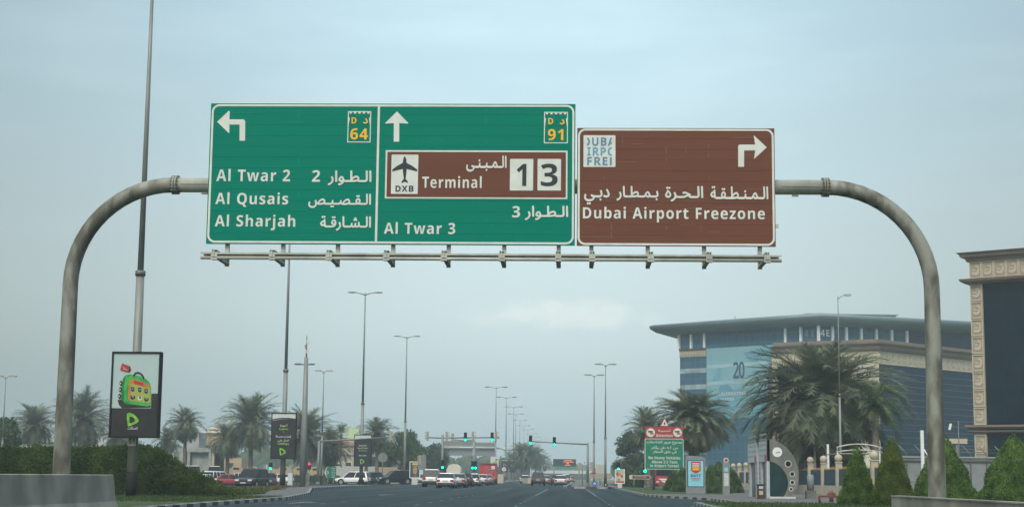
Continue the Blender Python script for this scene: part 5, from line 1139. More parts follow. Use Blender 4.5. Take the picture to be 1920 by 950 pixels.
for px0, px1, py0, py1, lab in ((827, 886.5, 826, 853, 'grey ribbed back of the wider sign on the far gantry'), (888, 928, 829, 854, 'grey ribbed back of the narrower sign on the far gantry')):
    a, c = B_(px0, py1), B_(px1, py0); g = thing('direction_sign', ((a[0] + c[0]) / 2, D + .6, a[1]), lab, 'road sign'); w, h = c[0] - a[0], c[1] - a[1]
    MB().box((0, .05, h / 2), (w, .1, h)).build('panel', 'sign_back', g); b = MB(); [b.box((-w / 2 + (k + .5) * w / round(w / 1.05), -.06, h / 2), (.16, .12, h + .5)) for k in range(round(w / 1.05))]; b.build('ribs', 'steel', g); b = MB(); b.box((0, -.13, h * .5), (w, .06, .16)); b.box((0, -.13, h * .88), (w, .05, .10)); b.build('stringer', 'steel', g)
# message sign and tunnel mouth
D = 520; a, c = at(1037, 873.5, D), at(1080, 860, D); t = thing('message_sign', ((a.x + c.x) / 2, D, 0), 'dark electronic message board with glowing orange lines over the far road', 'road sign'); w, h = c.x - a.x, c.z - a.z
MB().box((0, .25, a.z + h / 2), (w, .5, h)).build('screen', 'matt_black', t); b = MB(); r_ = random.Random(4)
for k, (u0, u1) in enumerate(((.50, .83), (.45, .90), (.58, .70), (.52, .75))):
    q = u0
    while q < u1: l_ = r_.uniform(.02, .06); b.box((-w / 2 + w * (q + l_ / 2), -.02, a.z + h * (.82 - .21 * k) + r_.uniform(-.05, .05)), (w * l_, .02, h * .07)); q += l_ + .012
b.build('orange_writing', 'led', t)
for s in (-1, 1): MB().tube([(s * (w / 2 + 3.5), .6, 0), (s * (w / 2 + 3.5), .6, a.z + .4)], .25, 10).build('leg', 'steel', t)
MB().box((0, .62, a.z + .3), (w + 7, .3, .4)).build('cross_beam', 'steel', t)
D = 640; a, c = at(1039, 878.5, D), at(1086, 873.6, D); t = thing('overhead_sign', ((a.x + c.x) / 2, D, 0), 'long faded green sign over the mouth of the airport tunnel', 'road sign'); MB().box((0, 0, (a.z + c.z) / 2), (c.x - a.x, .3, c.z - a.z)).build('panel', 'sign_green_far', t)
for s in (-1, 1): MB().tube([(s * (c.x - a.x) * .5, .3, 0), (s * (c.x - a.x) * .5, .3, c.z)], .25, 8).build('leg', 'steel', t)
D = 820; a = at(1062, 882, D); t = thing('tunnel_portal', (a.x, D, 0), 'hazy concrete mouth of the airport tunnel at the end of the road', 'tunnel'); b = MB(); b.box((0, 4, a.z - .6), (26, 8, 1.6)); [b.box((s * 13, 4, a.z / 2 - .7), (1.2, 8, a.z - 1.4)) for s in (-1, 1)]; b.build('frame', 'offwhite', t); MB().box((0, 6, (a.z - 1.4) / 2), (24.8, .4, a.z - 1.4)).build('opening', 'steel_d', t)
# ================================================================== HOUSES AND WALLS BEYOND THE CROSS STREET
def hip(b, x0, x1, y0, y1, z, h, ov=.5, mi=0):
    x0 -= ov; x1 += ov; y0 -= ov; y1 += ov; d = min(x1 - x0, y1 - y0) / 2; cx0, cx1, cy = x0 + d, x1 - d, (y0 + y1) / 2
    if cx1 < cx0: cx0 = cx1 = (x0 + x1) / 2
    b.add([(x0, y0, z), (x1, y0, z), (x1, y1, z), (x0, y1, z), (cx0, cy, z + h), (cx1, cy, z + h)], [(3, 2, 1, 0), (0, 1, 5, 4), (1, 2, 5), (2, 3, 4, 5), (3, 0, 4)], mi)
def house(name, px0, px1, pyt, D, depth, label, wall='beige_wall', roof=None, rh=2.2, wins=(), wing=None):
    x0, x1 = at(px0, 894, D).x, at(px1, 894, D).x; H = dz(pyt, (px0 + px1) / 2, D) - LOW; cx = (x0 + x1) / 2
    t = thing(name, (cx, D, LOW), label, 'house'); w = x1 - x0
    MB().box((0, depth / 2, H / 2), (w, depth, H)).build('wall', wall, t)
    if roof: b = MB(); hip(b, -w / 2, w / 2, 0, depth, H + .002, rh); b.build('roof', roof, t)
    else: MB().box((0, depth / 2, H + .15), (w + .5, depth + .5, .3)).build('parapet', wall, t)
    for u, v, ww, hh in wins:
        f = MB().box((-w / 2 + u * w, -.02, v), (ww + .2, .08, hh + .2)).build('window', 'cream', t); MB().box((-w / 2 + u * w, -.07, v), (ww, .06, hh)).build('pane', 'dark_win', f)
    return t, w, H
t, w, H = house('villa', 374, 420, 811, 300, 10, 'beige villa with a pale hipped roof behind the unfinished concrete house', roof='rooftile', rh=1.9, wins=((.3, 6, 1.0, 1.4), (.7, 6, 1.0, 1.4), (.8, 2.6, 1, 1.3)))
MB().box((w / 2 + 1.6, 4, 2.2), (3.2, 8, 4.4)).build('wing', 'beige_wall', t); MB().box((w / 2 + 1.2, -.03, 2.6), (.9, .06, 1.6)).build('window', 'dark_win', t)
D = 262; x0, x1 = at(318, 894, D).x, at(398, 894, D).x; w = x1 - x0
t = thing('concrete_house', ((x0 + x1) / 2, D, LOW), 'unfinished grey concrete house with bare columns and a flat slab', 'house'); zt = dz(838.5, 360, D) - LOW
MB().box((0, 4, zt - .35), (w, 8, .7)).build('roof_slab', 'grey_wall', t)
for px, ww in ((339, .75), (352, .45), (392, .4), (322, .5)): MB().box((at(px, 894, D).x - (x0 + x1) / 2, .3, (zt - .7) / 2), (ww, .5, zt - .7)).build('column', 'grey_wall', t)
xm0, xm1 = at(356, 894, D).x - (x0 + x1) / 2, at(388, 894, D).x - (x0 + x1) / 2; MB().box(((xm0 + xm1) / 2, 1.1, (zt - .7) / 2), (xm1 - xm0, .4, zt - .7)).build('block_wall', 'grey_wall', t)
MB().box((-w * .1, 5, (zt + 2.6) / 2), (w * .35, 5, zt + 2.6)).build('stair_tower', 'grey_wall', t); MB().box((w * .42, 7.5, (zt - .7) / 2), (1.6, .4, zt - .7)).build('dark_opening', 'dark_win', t)
b = MB(); [b.tube([(q, 4, zt), (q, 4, zt + 3.2)], .05, 5) for q in (w * .2, w * .26, w * .30)]; b.build('reinforcing_bars', 'steel_d', t)
house('white_house', 36, 58, 793, 252, 6, 'small white house glimpsed between the palm fronds beyond the hedge', 'pale_text', wins=((.5, 6.2, 1.2, 1.0),))
house('white_house', 140, 200, 812, 256, 6, 'low whitish house behind the palms, between the gantry leg and the suitcase billboard', 'pale_text', wins=((.3, 4.2, 1.2, 1.2), (.7, 4.2, 1.2, 1.2)))
t, w, H = house('green_villa', 641, 690, 822, 322, 10, 'pale green villa with a small tower and reddish tiled porch roof', 'greenwall', wins=((.25, 5.4, 1.1, 1.6),))
MB().box((-w * .2, 4, H + 1.0), (2.6, 3, 2.6)).build('tower', 'greenwall', t); b = MB(); hip(b, -w * .95, w * .12, -3.2, 3, H - 1.4, 1.3, .3); b.build('porch_roof', 'redtile', t)
b = MB(); b.box((-w * .44, -2.9, (H - 1.4) / 2), (w * .9, .3, H - 1.4)); b.build('porch_wall', 'cream_wall', t)
house('annexe', 626, 664, 852, 285, 5, 'plain cream flat roofed annexe below the reddish porch roof', 'cream_wall', wins=((.2, 2.7, .8, 1.2), (.7, 2.9, 1.0, 1.4)))
# scalloped beige boundary wall with slots
D = 276; x0, x1 = at(398, 894, D).x, at(606, 894, D).x; zt = dz(873.5, 500, D) - LOW
t = thing('boundary_wall', ((x0 + x1) / 2, D, LOW), 'beige garden wall with a scalloped top and dark slots', 'wall'); b = MB(); n = 7; sw = (x1 - x0) / n; xo = (x0 + x1) / 2
pts = [(x0 - xo, 0), (x1 - xo, 0)]; top_ = []
for k in range(n):
    for u, q in ((0, 0), (.15, 0), (.26, .42), (.74, .42), (.85, 0), (1, 0)): top_.append((x0 - xo + (k + u) * sw, zt - .42 + q))
b.poly(pts + top_[::-1], 0, .3); b.build('wall', 'beige_wall', t)
for k in range(n): MB().box((x0 - xo + (k + .5) * sw, -.02, zt - .42), (sw * .36, .08, .32)).build('slot', 'dark_win', t)
D = 262; x0, x1 = at(300, 894, D).x, at(612, 894, D).x; b = MB(); r_ = random.Random(2); b.box((0, .5, .62), (x1 - x0, .9, 1.24))
for k in range(5000): leaf_quad(b, Vector((r_.uniform(x0, x1) - (x0 + x1) / 2, r_.uniform(-.1, .9), r_.uniform(.1, 1.35))), rv(r_), rv(r_), .16, .3)
tag(b.build('hedge', 'tree', loc=((x0 + x1) / 2, D, LOW)), 'low clipped dark hedge in front of the scalloped beige wall', 'hedge')
x0, x1 = at(612, 894, 235).x, at(636, 894, 235).x; b = MB()
b.box((0, .5, .5), (x1 - x0, .9, 1.0))
for k in range(1500): leaf_quad(b, Vector((r_.uniform(x0, x1) - (x0 + x1) / 2, r_.uniform(-.2, .9), r_.uniform(.1, 1.2))), rv(r_), rv(r_), .16, .34)
tag(b.build('hedge', 'tree_light', loc=((x0 + x1) / 2, 235, LOW)), 'short green hedge under the green arrow shaped sign', 'hedge')
D = 268; x0, x1 = at(616, 894, D).x, at(706, 894, D).x; zt = dz(873, 660, D) - LOW; t = thing('palisade_fence', ((x0 + x1) / 2, D, LOW), 'white palisade fence behind the white off-roader', 'fence'); b = MB(); n = 46
for k in range(n): b.box((-(x1 - x0) / 2 + (k + .5) * (x1 - x0) / n, 0, zt / 2), (.2, .06, zt))
b.box((0, .06, zt * .3), (x1 - x0, .05, .15)); b.box((0, .06, zt * .8), (x1 - x0, .05, .15)); b.build('palings', 'offwhite', t)
D = 270; x0, x1 = at(700, 894, D).x, at(786, 894, D).x; zt = dz(877, 740, D) - LOW; t = thing('boundary_wall', ((x0 + x1) / 2, D, LOW), 'plain sandy wall behind the round sign and dark off-roader', 'wall'); MB().box((0, 0, zt / 2), (x1 - x0, .3, zt)).build('wall', 'beige_wall', t); MB().box((0, 0, zt + .06), (x1 - x0 + .1, .4, .12)).build('coping', 'cream', t)
D = 275; x0, x1 = at(752, 894, D).x, at(766, 894, D).x; t = thing('gate_pillar', ((x0 + x1) / 2, D, LOW), 'sandy gate pillar in the wall behind the round sign', 'wall'); MB().box((0, -1, 2.2), (.9, .7, 4.0), taper=.8).build('pillar', 'beige_wall', t); MB().box((0, -1, 4.3), (1.0, .8, .2)).build('cap', 'cream', t)

# far woods and towers melting into the haze
def woods(x0, x1, D, h0, h1, name, seed):
    r = random.Random(seed); b = MB(); n = int(abs(x1 - x0) / 2.0)
    for k in range(n):
        x = x0 + (x1 - x0) * r.random(); h = r.uniform(h0, h1); y = D + r.uniform(-15, 15); rr = h * r.uniform(.35, .6); b.sphere((x, y, h * .5), rr, 0, 8, 5, (1, 1, h * .55 / rr))
        for q in range(26): d = rv(r); leaf_quad(b, Vector((x, y, h * .5)) + Vector((d.x * rr, d.y * rr, d.z * h * .55)) * r.uniform(.9, 1.2), rv(r), rv(r), 1.0, 1.5)
    tag(b.build(name, 'tree'), kind='stuff')
woods(-190, -52, 560, 6, 11, 'far_woods', 1); woods(-52, -18, 640, 6, 10, 'far_woods', 2); woods(20, 120, 620, 6, 11, 'far_woods', 3); woods(-420, -150, 620, 7, 13, 'far_woods', 4); woods(-16, 24, 1100, 6, 11, 'far_woods', 5)

# ================================================================== THE OFFICE BUILDINGS
def gridglass(name, base, line, sx, sz, rough=.12, off=.0, lw=.03, vary=.28):
    """Curtain-wall glass: panes slightly different from one another, thin joints between."""
    m = bpy.data.materials.new(name); m.use_nodes = True; n = m.node_tree.nodes; l = m.node_tree.links; p = n['Principled BSDF']
    t = n.new('ShaderNodeTexCoord'); br = n.new('ShaderNodeTexBrick'); br.offset = off; br.inputs['Scale'].default_value = 1; br.inputs['Brick Width'].default_value = sx; br.inputs['Row Height'].default_value = sz; br.inputs['Mortar Size'].default_value = lw; br.inputs['Mortar Smooth'].default_value = 0; br.inputs['Bias'].default_value = 0
    br.inputs['Color1'].default_value = (*[c * (1 - vary) for c in base], 1); br.inputs['Color2'].default_value = (*[c * (1 + vary) for c in base], 1); br.inputs['Mortar'].default_value = (*line, 1)
    l.new(t.outputs['UV'], br.inputs['Vector']); l.new(br.outputs['Color'], p.inputs['Base Color']); p.inputs['Roughness'].default_value = rough; p.inputs['Specular IOR Level'].default_value = .14
    M[name] = m
gridglass('glass_blue', (.034, .100, .155), (.10, .18, .22), 1.2, 1.5, .3, vary=.13)  # the sky reflected in this glass is put into its base colour
gridglass('glass_navy', (.004, .026, .058), (.016, .045, .075), 1.6, .95, .14, lw=.03, vary=.18)
gridglass('glass_night', (.003, .012, .022), (.008, .018, .030), 1.8, 1.65, .10, lw=.03, vary=.2)
gridglass('spandrel', (.27, .34, .36), (.20, .26, .28), 1.2, 1.5, .35)
gridglass('banner', (.20, .38, .43), (.24, .39, .43), 1.2, 1.5, .5, lw=.02, vary=.05)
def seg(parent, name, A, B, z0, z1, m_, out=0., th=.3, org=(0, 0, 0), cap=True):
    """An upright slab from A to B (seen from the camera side), its face OUT metres in front of the line A-B, with metric UVs."""
    A, B = Vector(A), Vector(B); d = (B - A).normalized(); nrm = Vector((d.y, -d.x)); L_ = (B - A).length
    f0, f1 = A + nrm * out, B + nrm * out; k0, k1 = f0 - nrm * th, f1 - nrm * th; o = Vector(org)
    vs_ = [(f0.x, f0.y, z0), (f1.x, f1.y, z0), (f1.x, f1.y, z1), (f0.x, f0.y, z1), (k0.x, k0.y, z0), (k1.x, k1.y, z0), (k1.x, k1.y, z1), (k0.x, k0.y, z1)]
    b = MB(); b.add([Vector(v) - o for v in vs_], [(0, 1, 2, 3), (5, 4, 7, 6), (4, 0, 3, 7), (1, 5, 6, 2), (3, 2, 6, 7), (4, 5, 1, 0)])
    ob = b.build(name, m_, parent); uv = ob.data.uv_layers.new(name='UVMap')
    cs_ = [(0, z0), (L_, z0), (L_, z1), (0, z1)]
    for li in range(4): uv.data[li].uv = cs_[li]
    return ob
def facepx(A, B, px):
    """Where the sight line through pixel column px meets the wall line A-B (plan)."""
    d = ray(px, 760); k = d.x / d.y; A, B = Vector(A), Vector(B); e = B - A; t = (k * A.y - A.x) / (e.x - k * e.y); return A + e * t
def zpx(A, B, px, py): q = facepx(A, B, px); return at(px, py, q.y).z
_rel = {}
def relief(parent, P, n2, w, z0, z1, org):
    """A recessed stone panel with a swirling wave-like relief, set on the wall at plan point P (its centre)."""
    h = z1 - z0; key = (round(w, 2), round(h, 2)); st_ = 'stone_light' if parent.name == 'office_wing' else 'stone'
    if key not in _rel:
        b = MB(); i_ = .10; b.ring([(-w / 2, 0), (w / 2, 0), (w / 2, h), (-w / 2, h)], [(-w / 2 + i_, i_), (w / 2 - i_, i_), (w / 2 - i_, h - i_), (-w / 2 + i_, h - i_)], -.10, .0)
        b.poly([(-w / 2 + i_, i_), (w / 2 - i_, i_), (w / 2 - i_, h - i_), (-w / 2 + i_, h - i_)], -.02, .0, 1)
        S = lambda pts: [(x * w, z * h) for x, z in pts]
        b.poly(S([(-.30, .30), (-.22, .22), (-.02, .18), (.18, .22), (.30, .34), (.33, .52), (.28, .70), (.14, .80), (.02, .76), (-.06, .68), (-.02, .64), (.08, .68), (.16, .62), (.17, .50), (.10, .42), (-.06, .40), (-.20, .42), (-.32, .40)]), -.075, -.01)
        b.poly(S([(-.30, .46), (-.12, .45), (.06, .47), (.10, .54), (-.06, .56), (-.24, .54)]), -.06, -.01)
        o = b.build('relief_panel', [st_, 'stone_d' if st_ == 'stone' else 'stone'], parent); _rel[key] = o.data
    else:
        o = bpy.data.objects.new('relief_panel', _rel[key]); col.objects.link(o); o.parent = parent
    o.location = Vector((P[0] + n2[0] * .02, P[1] + n2[1] * .02, z0)) - Vector(org); o.rotation_euler.z = math.atan2(n2[0], -n2[1]); return o
def ngeom(A, B): d = (Vector(B) - Vector(A)).normalized(); return d, Vector((d.y, -d.x))
def moulding(parent, name, line, z0, z1, outs, m_, org, th=.6):
    """A cornice along an open polyline; OUTS gives the projection at the bottom, middle and top."""
    pts = [Vector(p) for p in line]; nr = []
    for i, p in enumerate(pts):
        ns_ = []
        if i: ns_.append(ngeom(pts[i - 1], p)[1])
        if i < len(pts) - 1: ns_.append(ngeom(p, pts[i + 1])[1])
        m2 = sum(ns_, Vector((0, 0))).normalized(); nr.append(m2 / max(.5, m2.dot(ns_[0])))
    lv = len(outs); b = MB(); o = Vector(org)
    for p, n_ in zip(pts, nr):
        prof = [(-th, z0)] + [(q, z0 + (z1 - z0) * k / (lv - 1)) for k, q in enumerate(outs)] + [(-th, z1)]
        for q, z in prof: b.v.append(tuple(Vector((p.x + n_.x * q, p.y + n_.y * q, z)) - o))
    m = lv + 2
    for i in range(len(pts) - 1):
        for k in range(m): b.f.append((i * m + k, (i + 1) * m + k, (i + 1) * m + (k + 1) % m, i * m + (k + 1) % m)); b.m.append(0); b.sm.append(False)
    e = (len(pts) - 1) * m; b.f += [tuple(range(m))[::-1], tuple(e + k for k in range(m))]; b.m += [0, 0]; b.sm += [False, False]
    return b.build(name, m_, parent)

# ---- the large office block with the sweeping roof
PA, PC, PB = (20.6, 300.), (43.7, 280.), (73.3, 294.)
PA2 = (30, 330.); PB2 = (96, 305.)
ob_ = thing('office_building', (43, 290, .1), 'large glass office block under a sweeping grey roof, hung with a banner reading 20', 'building'); oo = ob_.location.copy()
Z25, Z28 = 25.1, 27.8
b = MB(); ring_ = [PA, PC, PB, PB2, PA2]
b.add([Vector((x, y, z)) - oo for z in (0.1, 27.6) for x, y in [(PA[0] + .6, PA[1] + .6), (PC[0], PC[1] + .9), (PB[0], PB[1] + .9), PB2, PA2]], [tuple(range(5))[::-1], tuple(range(5, 10))] + [(i, (i + 1) % 5, 5 + (i + 1) % 5, 5 + i) for i in range(5)]); b.build('core', 'steel_d', ob_)
def pl(a, b_): return lambda px: facepx(a, b_, px)
fl, fr_ = pl(PA, PC), pl(PC, PB)
# top strip of windows, white columns
seg(ob_, 'top_windows', PA, PC, Z25, Z28, 'glass_blue', 0, org=oo); seg(ob_, 'top_windows', PC, fr_(1704), Z25, Z28, 'glass_blue', 0, org=oo); seg(ob_, 'recessed_windows', fr_(1704), PB, 19, Z28, 'glass_navy', -.15, org=oo)
for f, A, B, ps in ((fl, PA, PC, (1275, 1298, 1323, 1476, 1505)), (fr_, PC, PB, (1535.5, 1562, 1588, 1616, 1644.5, 1673.5, 1702))):
    d, n_ = ngeom(A, B)
    for p in ps: q = f(p); MB().box(Vector((q.x + n_.x * .22, q.y + n_.y * .22, (Z25 + Z28) / 2)) - oo, (.42, .42, Z28 - Z25), rz=math.atan2(d.y, d.x)).build('white_column', 'mullion_w', ob_)
d, n_ = ngeom(PC, PB)
for px, A, B in ((1520, PA, PC), (1549, PC, PB)):
    q = facepx(A, B, px); d, n_ = ngeom(A, B); lb = MB(); put_text(lb, '4 E' if px < 1540 else '4E', -.95, .95, 0, 1.15, 0)
    lb.build('lettering', 'mullion_w' if px > 1540 else 'spandrel', ob_, loc=Vector((q.x + n_.x * .03, q.y + n_.y * .03, 26.0)) - oo, rz=math.atan2(d.y, d.x))
# left end: bands of glass and spandrels, moulded cornice
qe = fl(1325); zz = [Z25 - 1.6]
moulding(ob_, 'cornice', [PA, qe], Z25 - .45, Z25, [.15, .3, .45], 'cornice', oo); seg(ob_, 'ornament_band', PA, qe, Z25 - 1.55, Z25 - .45, 'stone_d', .12, org=oo)
d, n_ = ngeom(PA, qe); L_ = (Vector(qe) - Vector(PA)).length
for k in range(9):
    q = Vector(PA) + d * (L_ * (k + .5) / 9); MB().poly([(-.2, .25), (.05, .25), (.25, .5), (.05, .75), (-.2, .75), (.0, .5)], -.07, .0).build('arrow_ornament', 'stone', ob_, loc=Vector((q.x + n_.x * .125, q.y + n_.y * .125, Z25 - 1.5)) - oo, rz=math.atan2(d.y, d.x))
z = Z25 - 1.55
for k in range(8):
    seg(ob_, 'window_band', PA, qe, z - 2.15, z, 'glass_blue', 0, org=oo); seg(ob_, 'spandrel_band', PA, qe, z - 3.0, z - 2.15, 'spandrel', .04, org=oo); z -= 3.0
    if z < 3.4: break
seg(ob_, 'base_wall', PA, qe, .1, z, 'glass_blue', 0, org=oo); seg(ob_, 'curtain_wall', qe, PC, .1, Z25, 'glass_blue', 0, org=oo); seg(ob_, 'curtain_wall', PC, PB, .1, 19, 'glass_navy', 0, org=oo)
# the anniversary banner
q0_, q1_ = fl(1326), fl(1462); zb0, zb1 = zpx(PA, PC, 1390, 783), zpx(PA, PC, 1390, 649.5); ban = seg(ob_, 'banner', q0_, q1_, zb0, zb1, 'banner', .10, .08, org=oo)
d, n_ = ngeom(PA, PC); az = math.atan2(d.y, d.x); bw = (Vector(q1_) - Vector(q0_)).length; bh = zb1 - zb0; ox = Vector((q0_.x + n_.x * .12, q0_.y + n_.y * .12, zb0)) - oo
def bp(px, py): q = facepx(PA, PC, px); return ((Vector(q) - Vector(q0_)).length * (1 if px > 1326 else -1), zpx(PA, PC, px, py) - zb0)
b = MB()
for pts, mi in (([(1327, 765), (1345, 742), (1352, 720), (1362, 715), (1375, 730), (1400, 728), (1430, 735), (1458, 748), (1458, 782), (1327, 783)], 0), ([(1336, 715), (1346, 690), (1360, 680), (1352, 705), (1344, 720)], 0), ([(1395, 662), (1425, 654), (1456, 655), (1458, 690), (1430, 682), (1410, 680)], 0), ([(1327, 684), (1458, 675), (1458, 681), (1327, 691)], 1), ([(1327, 716), (1458, 706), (1458, 712), (1327, 723)], 1)):
    b.poly([bp(*p) for p in pts], -.012 - .008 * mi, -.006 - .008 * mi, mi)
b.build('banner_print', [mat('banner_deep', (.12, .30, .38), .5, .15, .3), mat('banner_pale', (.29, .45, .49), .5, .1, .3)], ban, loc=ox, rz=az)
b = MB(); x0, z0 = bp(1376, 709); x1, z1 = bp(1397.5, 677.5); put_text(b, '20', x0, x1, z0, z1 - z0, -.03, space=.85); x0, z0 = bp(1349, 741); x1, z1 = bp(1400, 733.5); put_text(b, 'CELEBRATING', x0, x1, z0, (z1 - z0), -.03, mi=1); x0, z0 = bp(1352, 751); x1, _ = bp(1377, 751); put_text(b, 'SHAPING', x0, x1, z0, z1 - bp(1349, 741)[1], -.03, mi=1); x0, z0 = bp(1377, 716); x1, _ = bp(1397, 716); put_text(b, 'YEARS', x0, x1, z0, .38, -.03, mi=2)
b.build('lettering', [mat('banner_ink', (.035, .08, .13), .5), 'pale_text', 'spandrel'], ban, loc=ox, rz=az)
# sweeping roof: lower edge tucked in, upper edge flying out
def roofring(o_l, o_f, z):
    dl, nl = ngeom(PA, PC); dr, nr = ngeom(PC, PB); A = Vector(PA) - dl * o_l + nl * o_f * .8; B = Vector(PB) + dr * 20 + nr * o_f; C = Vector(PC) + (nl + nr) * o_f * .62
    mids = [A.lerp(C, .5) + nl * .5, C, C.lerp(B, .45) + nr * .4]
    return [Vector((p.x, p.y, z)) - oo for p in [A] + mids + [B, Vector((100, 318)), Vector((PA2[0] - o_l * .6, PA2[1]))]]
b = MB(); lv = [(1.0, .4, 27.75), (2.4, 1.4, 27.85), (4.2, 2.3, 28.3), (5.2, 2.9, 28.95), (5.4, 3.0, 29.5), (4.9, 2.6, 29.75)]; m = 7
for a, f, z in lv: b.v += [tuple(p) for p in roofring(a, f, z)]
for i in range(len(lv) - 1):
    for k in range(m): b.f.append((i * m + k, i * m + (k + 1) % m, (i + 1) * m + (k + 1) % m, (i + 1) * m + k)); b.m.append(0); b.sm.append(True)
b.f.append(tuple(range(m))[::-1]); e = (len(lv) - 1) * m; b.f.append(tuple(e + k for k in range(m))); b.m += [0, 0]; b.sm += [False, False]; rf_ = b.build('roof', 'roofmetal', ob_)
p0, p1 = at(1510, 590, 292), at(1662, 598, 300); b = MB(); b.box(Vector(((p0.x + p1.x) / 2, 296, 30.35)) - oo, (p1.x - p0.x, 8, 1.3), rz=R(4)); b.box(Vector(((p0.x + p1.x) / 2, 296, 31.05)) - oo, (p1.x - p0.x + .8, 8.6, .14), rz=R(4)); b.build('roof_plant_room', 'roofmetal2', rf_)
b = MB(); b.tube([at(1378, 605, 296) - oo - Vector((0, 0, 1)), at(1378, 592, 296) - oo], .06, 6); b.tube([at(1661, 600, 298) - oo, at(1661, 588, 298) - oo], .08, 6); b.build('roof_mast', 'steel_d', rf_)

# ---- the brown and cream wing in front of it
WA, WC, WB = (31.2, 248.), (46., 240.), (70.5, 264.4)
wg = thing('office_wing', (46, 244, .1), 'lower wing with a stone frieze of swirl reliefs, cream corner and dark blue glass', 'building'); ow = wg.location.copy()
b = MB(); pts = [(WA[0] + .5, WA[1] + .8), (WC[0], WC[1] + 1.), (WB[0] - .6, WB[1] + .6), (60, 285), (35, 285)]; b.add([Vector((x, y, z)) - ow for z in (.1, 20.2) for x, y in pts], [tuple(range(5))[::-1], tuple(range(5, 10))] + [(i, (i + 1) % 5, 5 + (i + 1) % 5, 5 + i) for i in range(5)]); b.build('core', 'steel_d', wg)
moulding(wg, 'cornice', [WA, WC, WB], 20.3, 21.35, [.25, .5, .55, 1.0], 'cornice', ow); moulding(wg, 'roof_edge', [WA, WC, WB], 21.35, 22.1, [-.6, -.5, -.5], 'cornice', ow, th=2.)
for A, B in ((WA, WC), (WC, WB)): seg(wg, 'frieze', A, B, 18.55, 20.3, 'stone_light', 0, org=ow)
moulding(wg, 'lower_moulding', [WA, WC, WB], 18.3, 18.55, [.06, .16, .12], 'stone_light', ow)
d, n_ = ngeom(WA, WC); L_ = (Vector(WC) - Vector(WA)).length; k_ = int(L_ / 1.65)
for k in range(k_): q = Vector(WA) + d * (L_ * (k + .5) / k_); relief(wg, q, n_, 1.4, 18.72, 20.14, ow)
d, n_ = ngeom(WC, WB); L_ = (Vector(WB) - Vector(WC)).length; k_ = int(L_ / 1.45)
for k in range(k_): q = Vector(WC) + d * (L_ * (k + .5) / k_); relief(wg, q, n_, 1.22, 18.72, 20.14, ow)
q1, q2 = facepx(WA, WC, 1595), facepx(WA, WC, 1633); qa = facepx(WA, WC, 1459)
seg(wg, 'corner_wall', q1, q2, .1, 18.3, 'cream', .02, org=ow); seg(wg, 'pilaster', q2, WC, .1, 18.3, 'stone_light', .10, org=ow); seg(wg, 'glass_wall', qa, q1, .1, 18.3, 'glass_navy', -.1, org=ow); seg(wg, 'pilaster', WA, qa, .1, 18.3, 'stone', .08, org=ow)
b = MB(); d, n_ = ngeom(q1, q2); q = (q1 + q2) / 2
for k in range(11): b.box((0, 0, 1.5 + 1.55 * k), ((q2 - q1).length, .03, .05))
b.build('wall_joints', 'stone_d', wg, loc=Vector((q.x + n_.x * .03, q.y + n_.y * .03, 0)) - ow, rz=math.atan2(d.y, d.x))
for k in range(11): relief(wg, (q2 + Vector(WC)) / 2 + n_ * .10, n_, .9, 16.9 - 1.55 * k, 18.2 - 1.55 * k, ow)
gw = seg(wg, 'glass_wall', WC, WB, .1, 18.3, 'glass_navy', -.02, org=ow); d, n_ = ngeom(WC, WB); q = (Vector(WC) + Vector(WB)) / 2
b = MB(); [b.box((0, 0, .9 + .95 * k), ((Vector(WB) - Vector(WC)).length, .06, .055)) for k in range(18)]; b.build('glazing_bars', 'roofmetal', gw, loc=Vector((q.x, q.y, .1)) - ow, rz=math.atan2(d.y, d.x))

# ---- the dark glass building at the edge
QA = (37.4, 150.); QB = (62., 133.2); QD = (54., 176.)
db = thing('dark_office_building', (48, 145, .1), 'dark glass building with stone pilaster of swirl reliefs and heavy moulded cornice', 'building'); oq = db.location.copy()
b = MB(); pts = [(QA[0] + .8, QA[1] + .4), (QB[0], QB[1] + .8), (78, 160), QD]; b.add([Vector((x, y, z)) - oq for z in (.1, 21.5) for x, y in pts], [tuple(range(4))[::-1], tuple(range(4, 8))] + [(i, (i + 1) % 4, 4 + (i + 1) % 4, 4 + i) for i in range(4)]); b.build('core', 'steel_d', db)
zq = lambda py: at(1815, py, 150).z
moulding(db, 'cornice', [QD, QA, QB], zq(491), zq(475), [.25, .30, .70, .75, 1.0], 'cornice', oq); moulding(db, 'lower_cornice', [QD, QA, QB], zq(533), zq(524), [.35, .75, .85], 'cornice', oq)
seg(db, 'frieze', QA, QB, zq(524), zq(491), 'stone', .05, org=oq); seg(db, 'side_frieze', QD, QA, .1, zq(491), 'stone', .0, org=oq)
pe = facepx(QA, QB, 1849); d, n_ = ngeom(QA, QB); pw = (pe - Vector(QA)).length
seg(db, 'pilaster', QA, pe, .1, zq(533), 'stone', .05, org=oq); seg(db, 'glass_wall', pe, QB, .1, zq(533), 'glass_night', -.10, org=oq)
moulding(db, 'string_course', [QD, QA, QB], zq(811), zq(806), [.3, .45, .3], 'cornice', oq); moulding(db, 'string_course', [QD, QA, QB], zq(804), zq(796.5), [.3, .7, .7], 'cornice', oq)
q = Vector(QA) + d * pw / 2; n8 = 8; hz = (zq(533) - zq(796.5)) / n8
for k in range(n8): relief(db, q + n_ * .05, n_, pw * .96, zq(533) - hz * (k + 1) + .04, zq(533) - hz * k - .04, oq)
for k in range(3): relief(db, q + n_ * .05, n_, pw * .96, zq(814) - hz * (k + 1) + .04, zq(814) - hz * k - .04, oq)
for k in range(15): relief(db, Vector(QA) + d * (pw * (k + .5)) + n_ * .05, n_, pw * .98, zq(523.5), zq(491.5), oq)

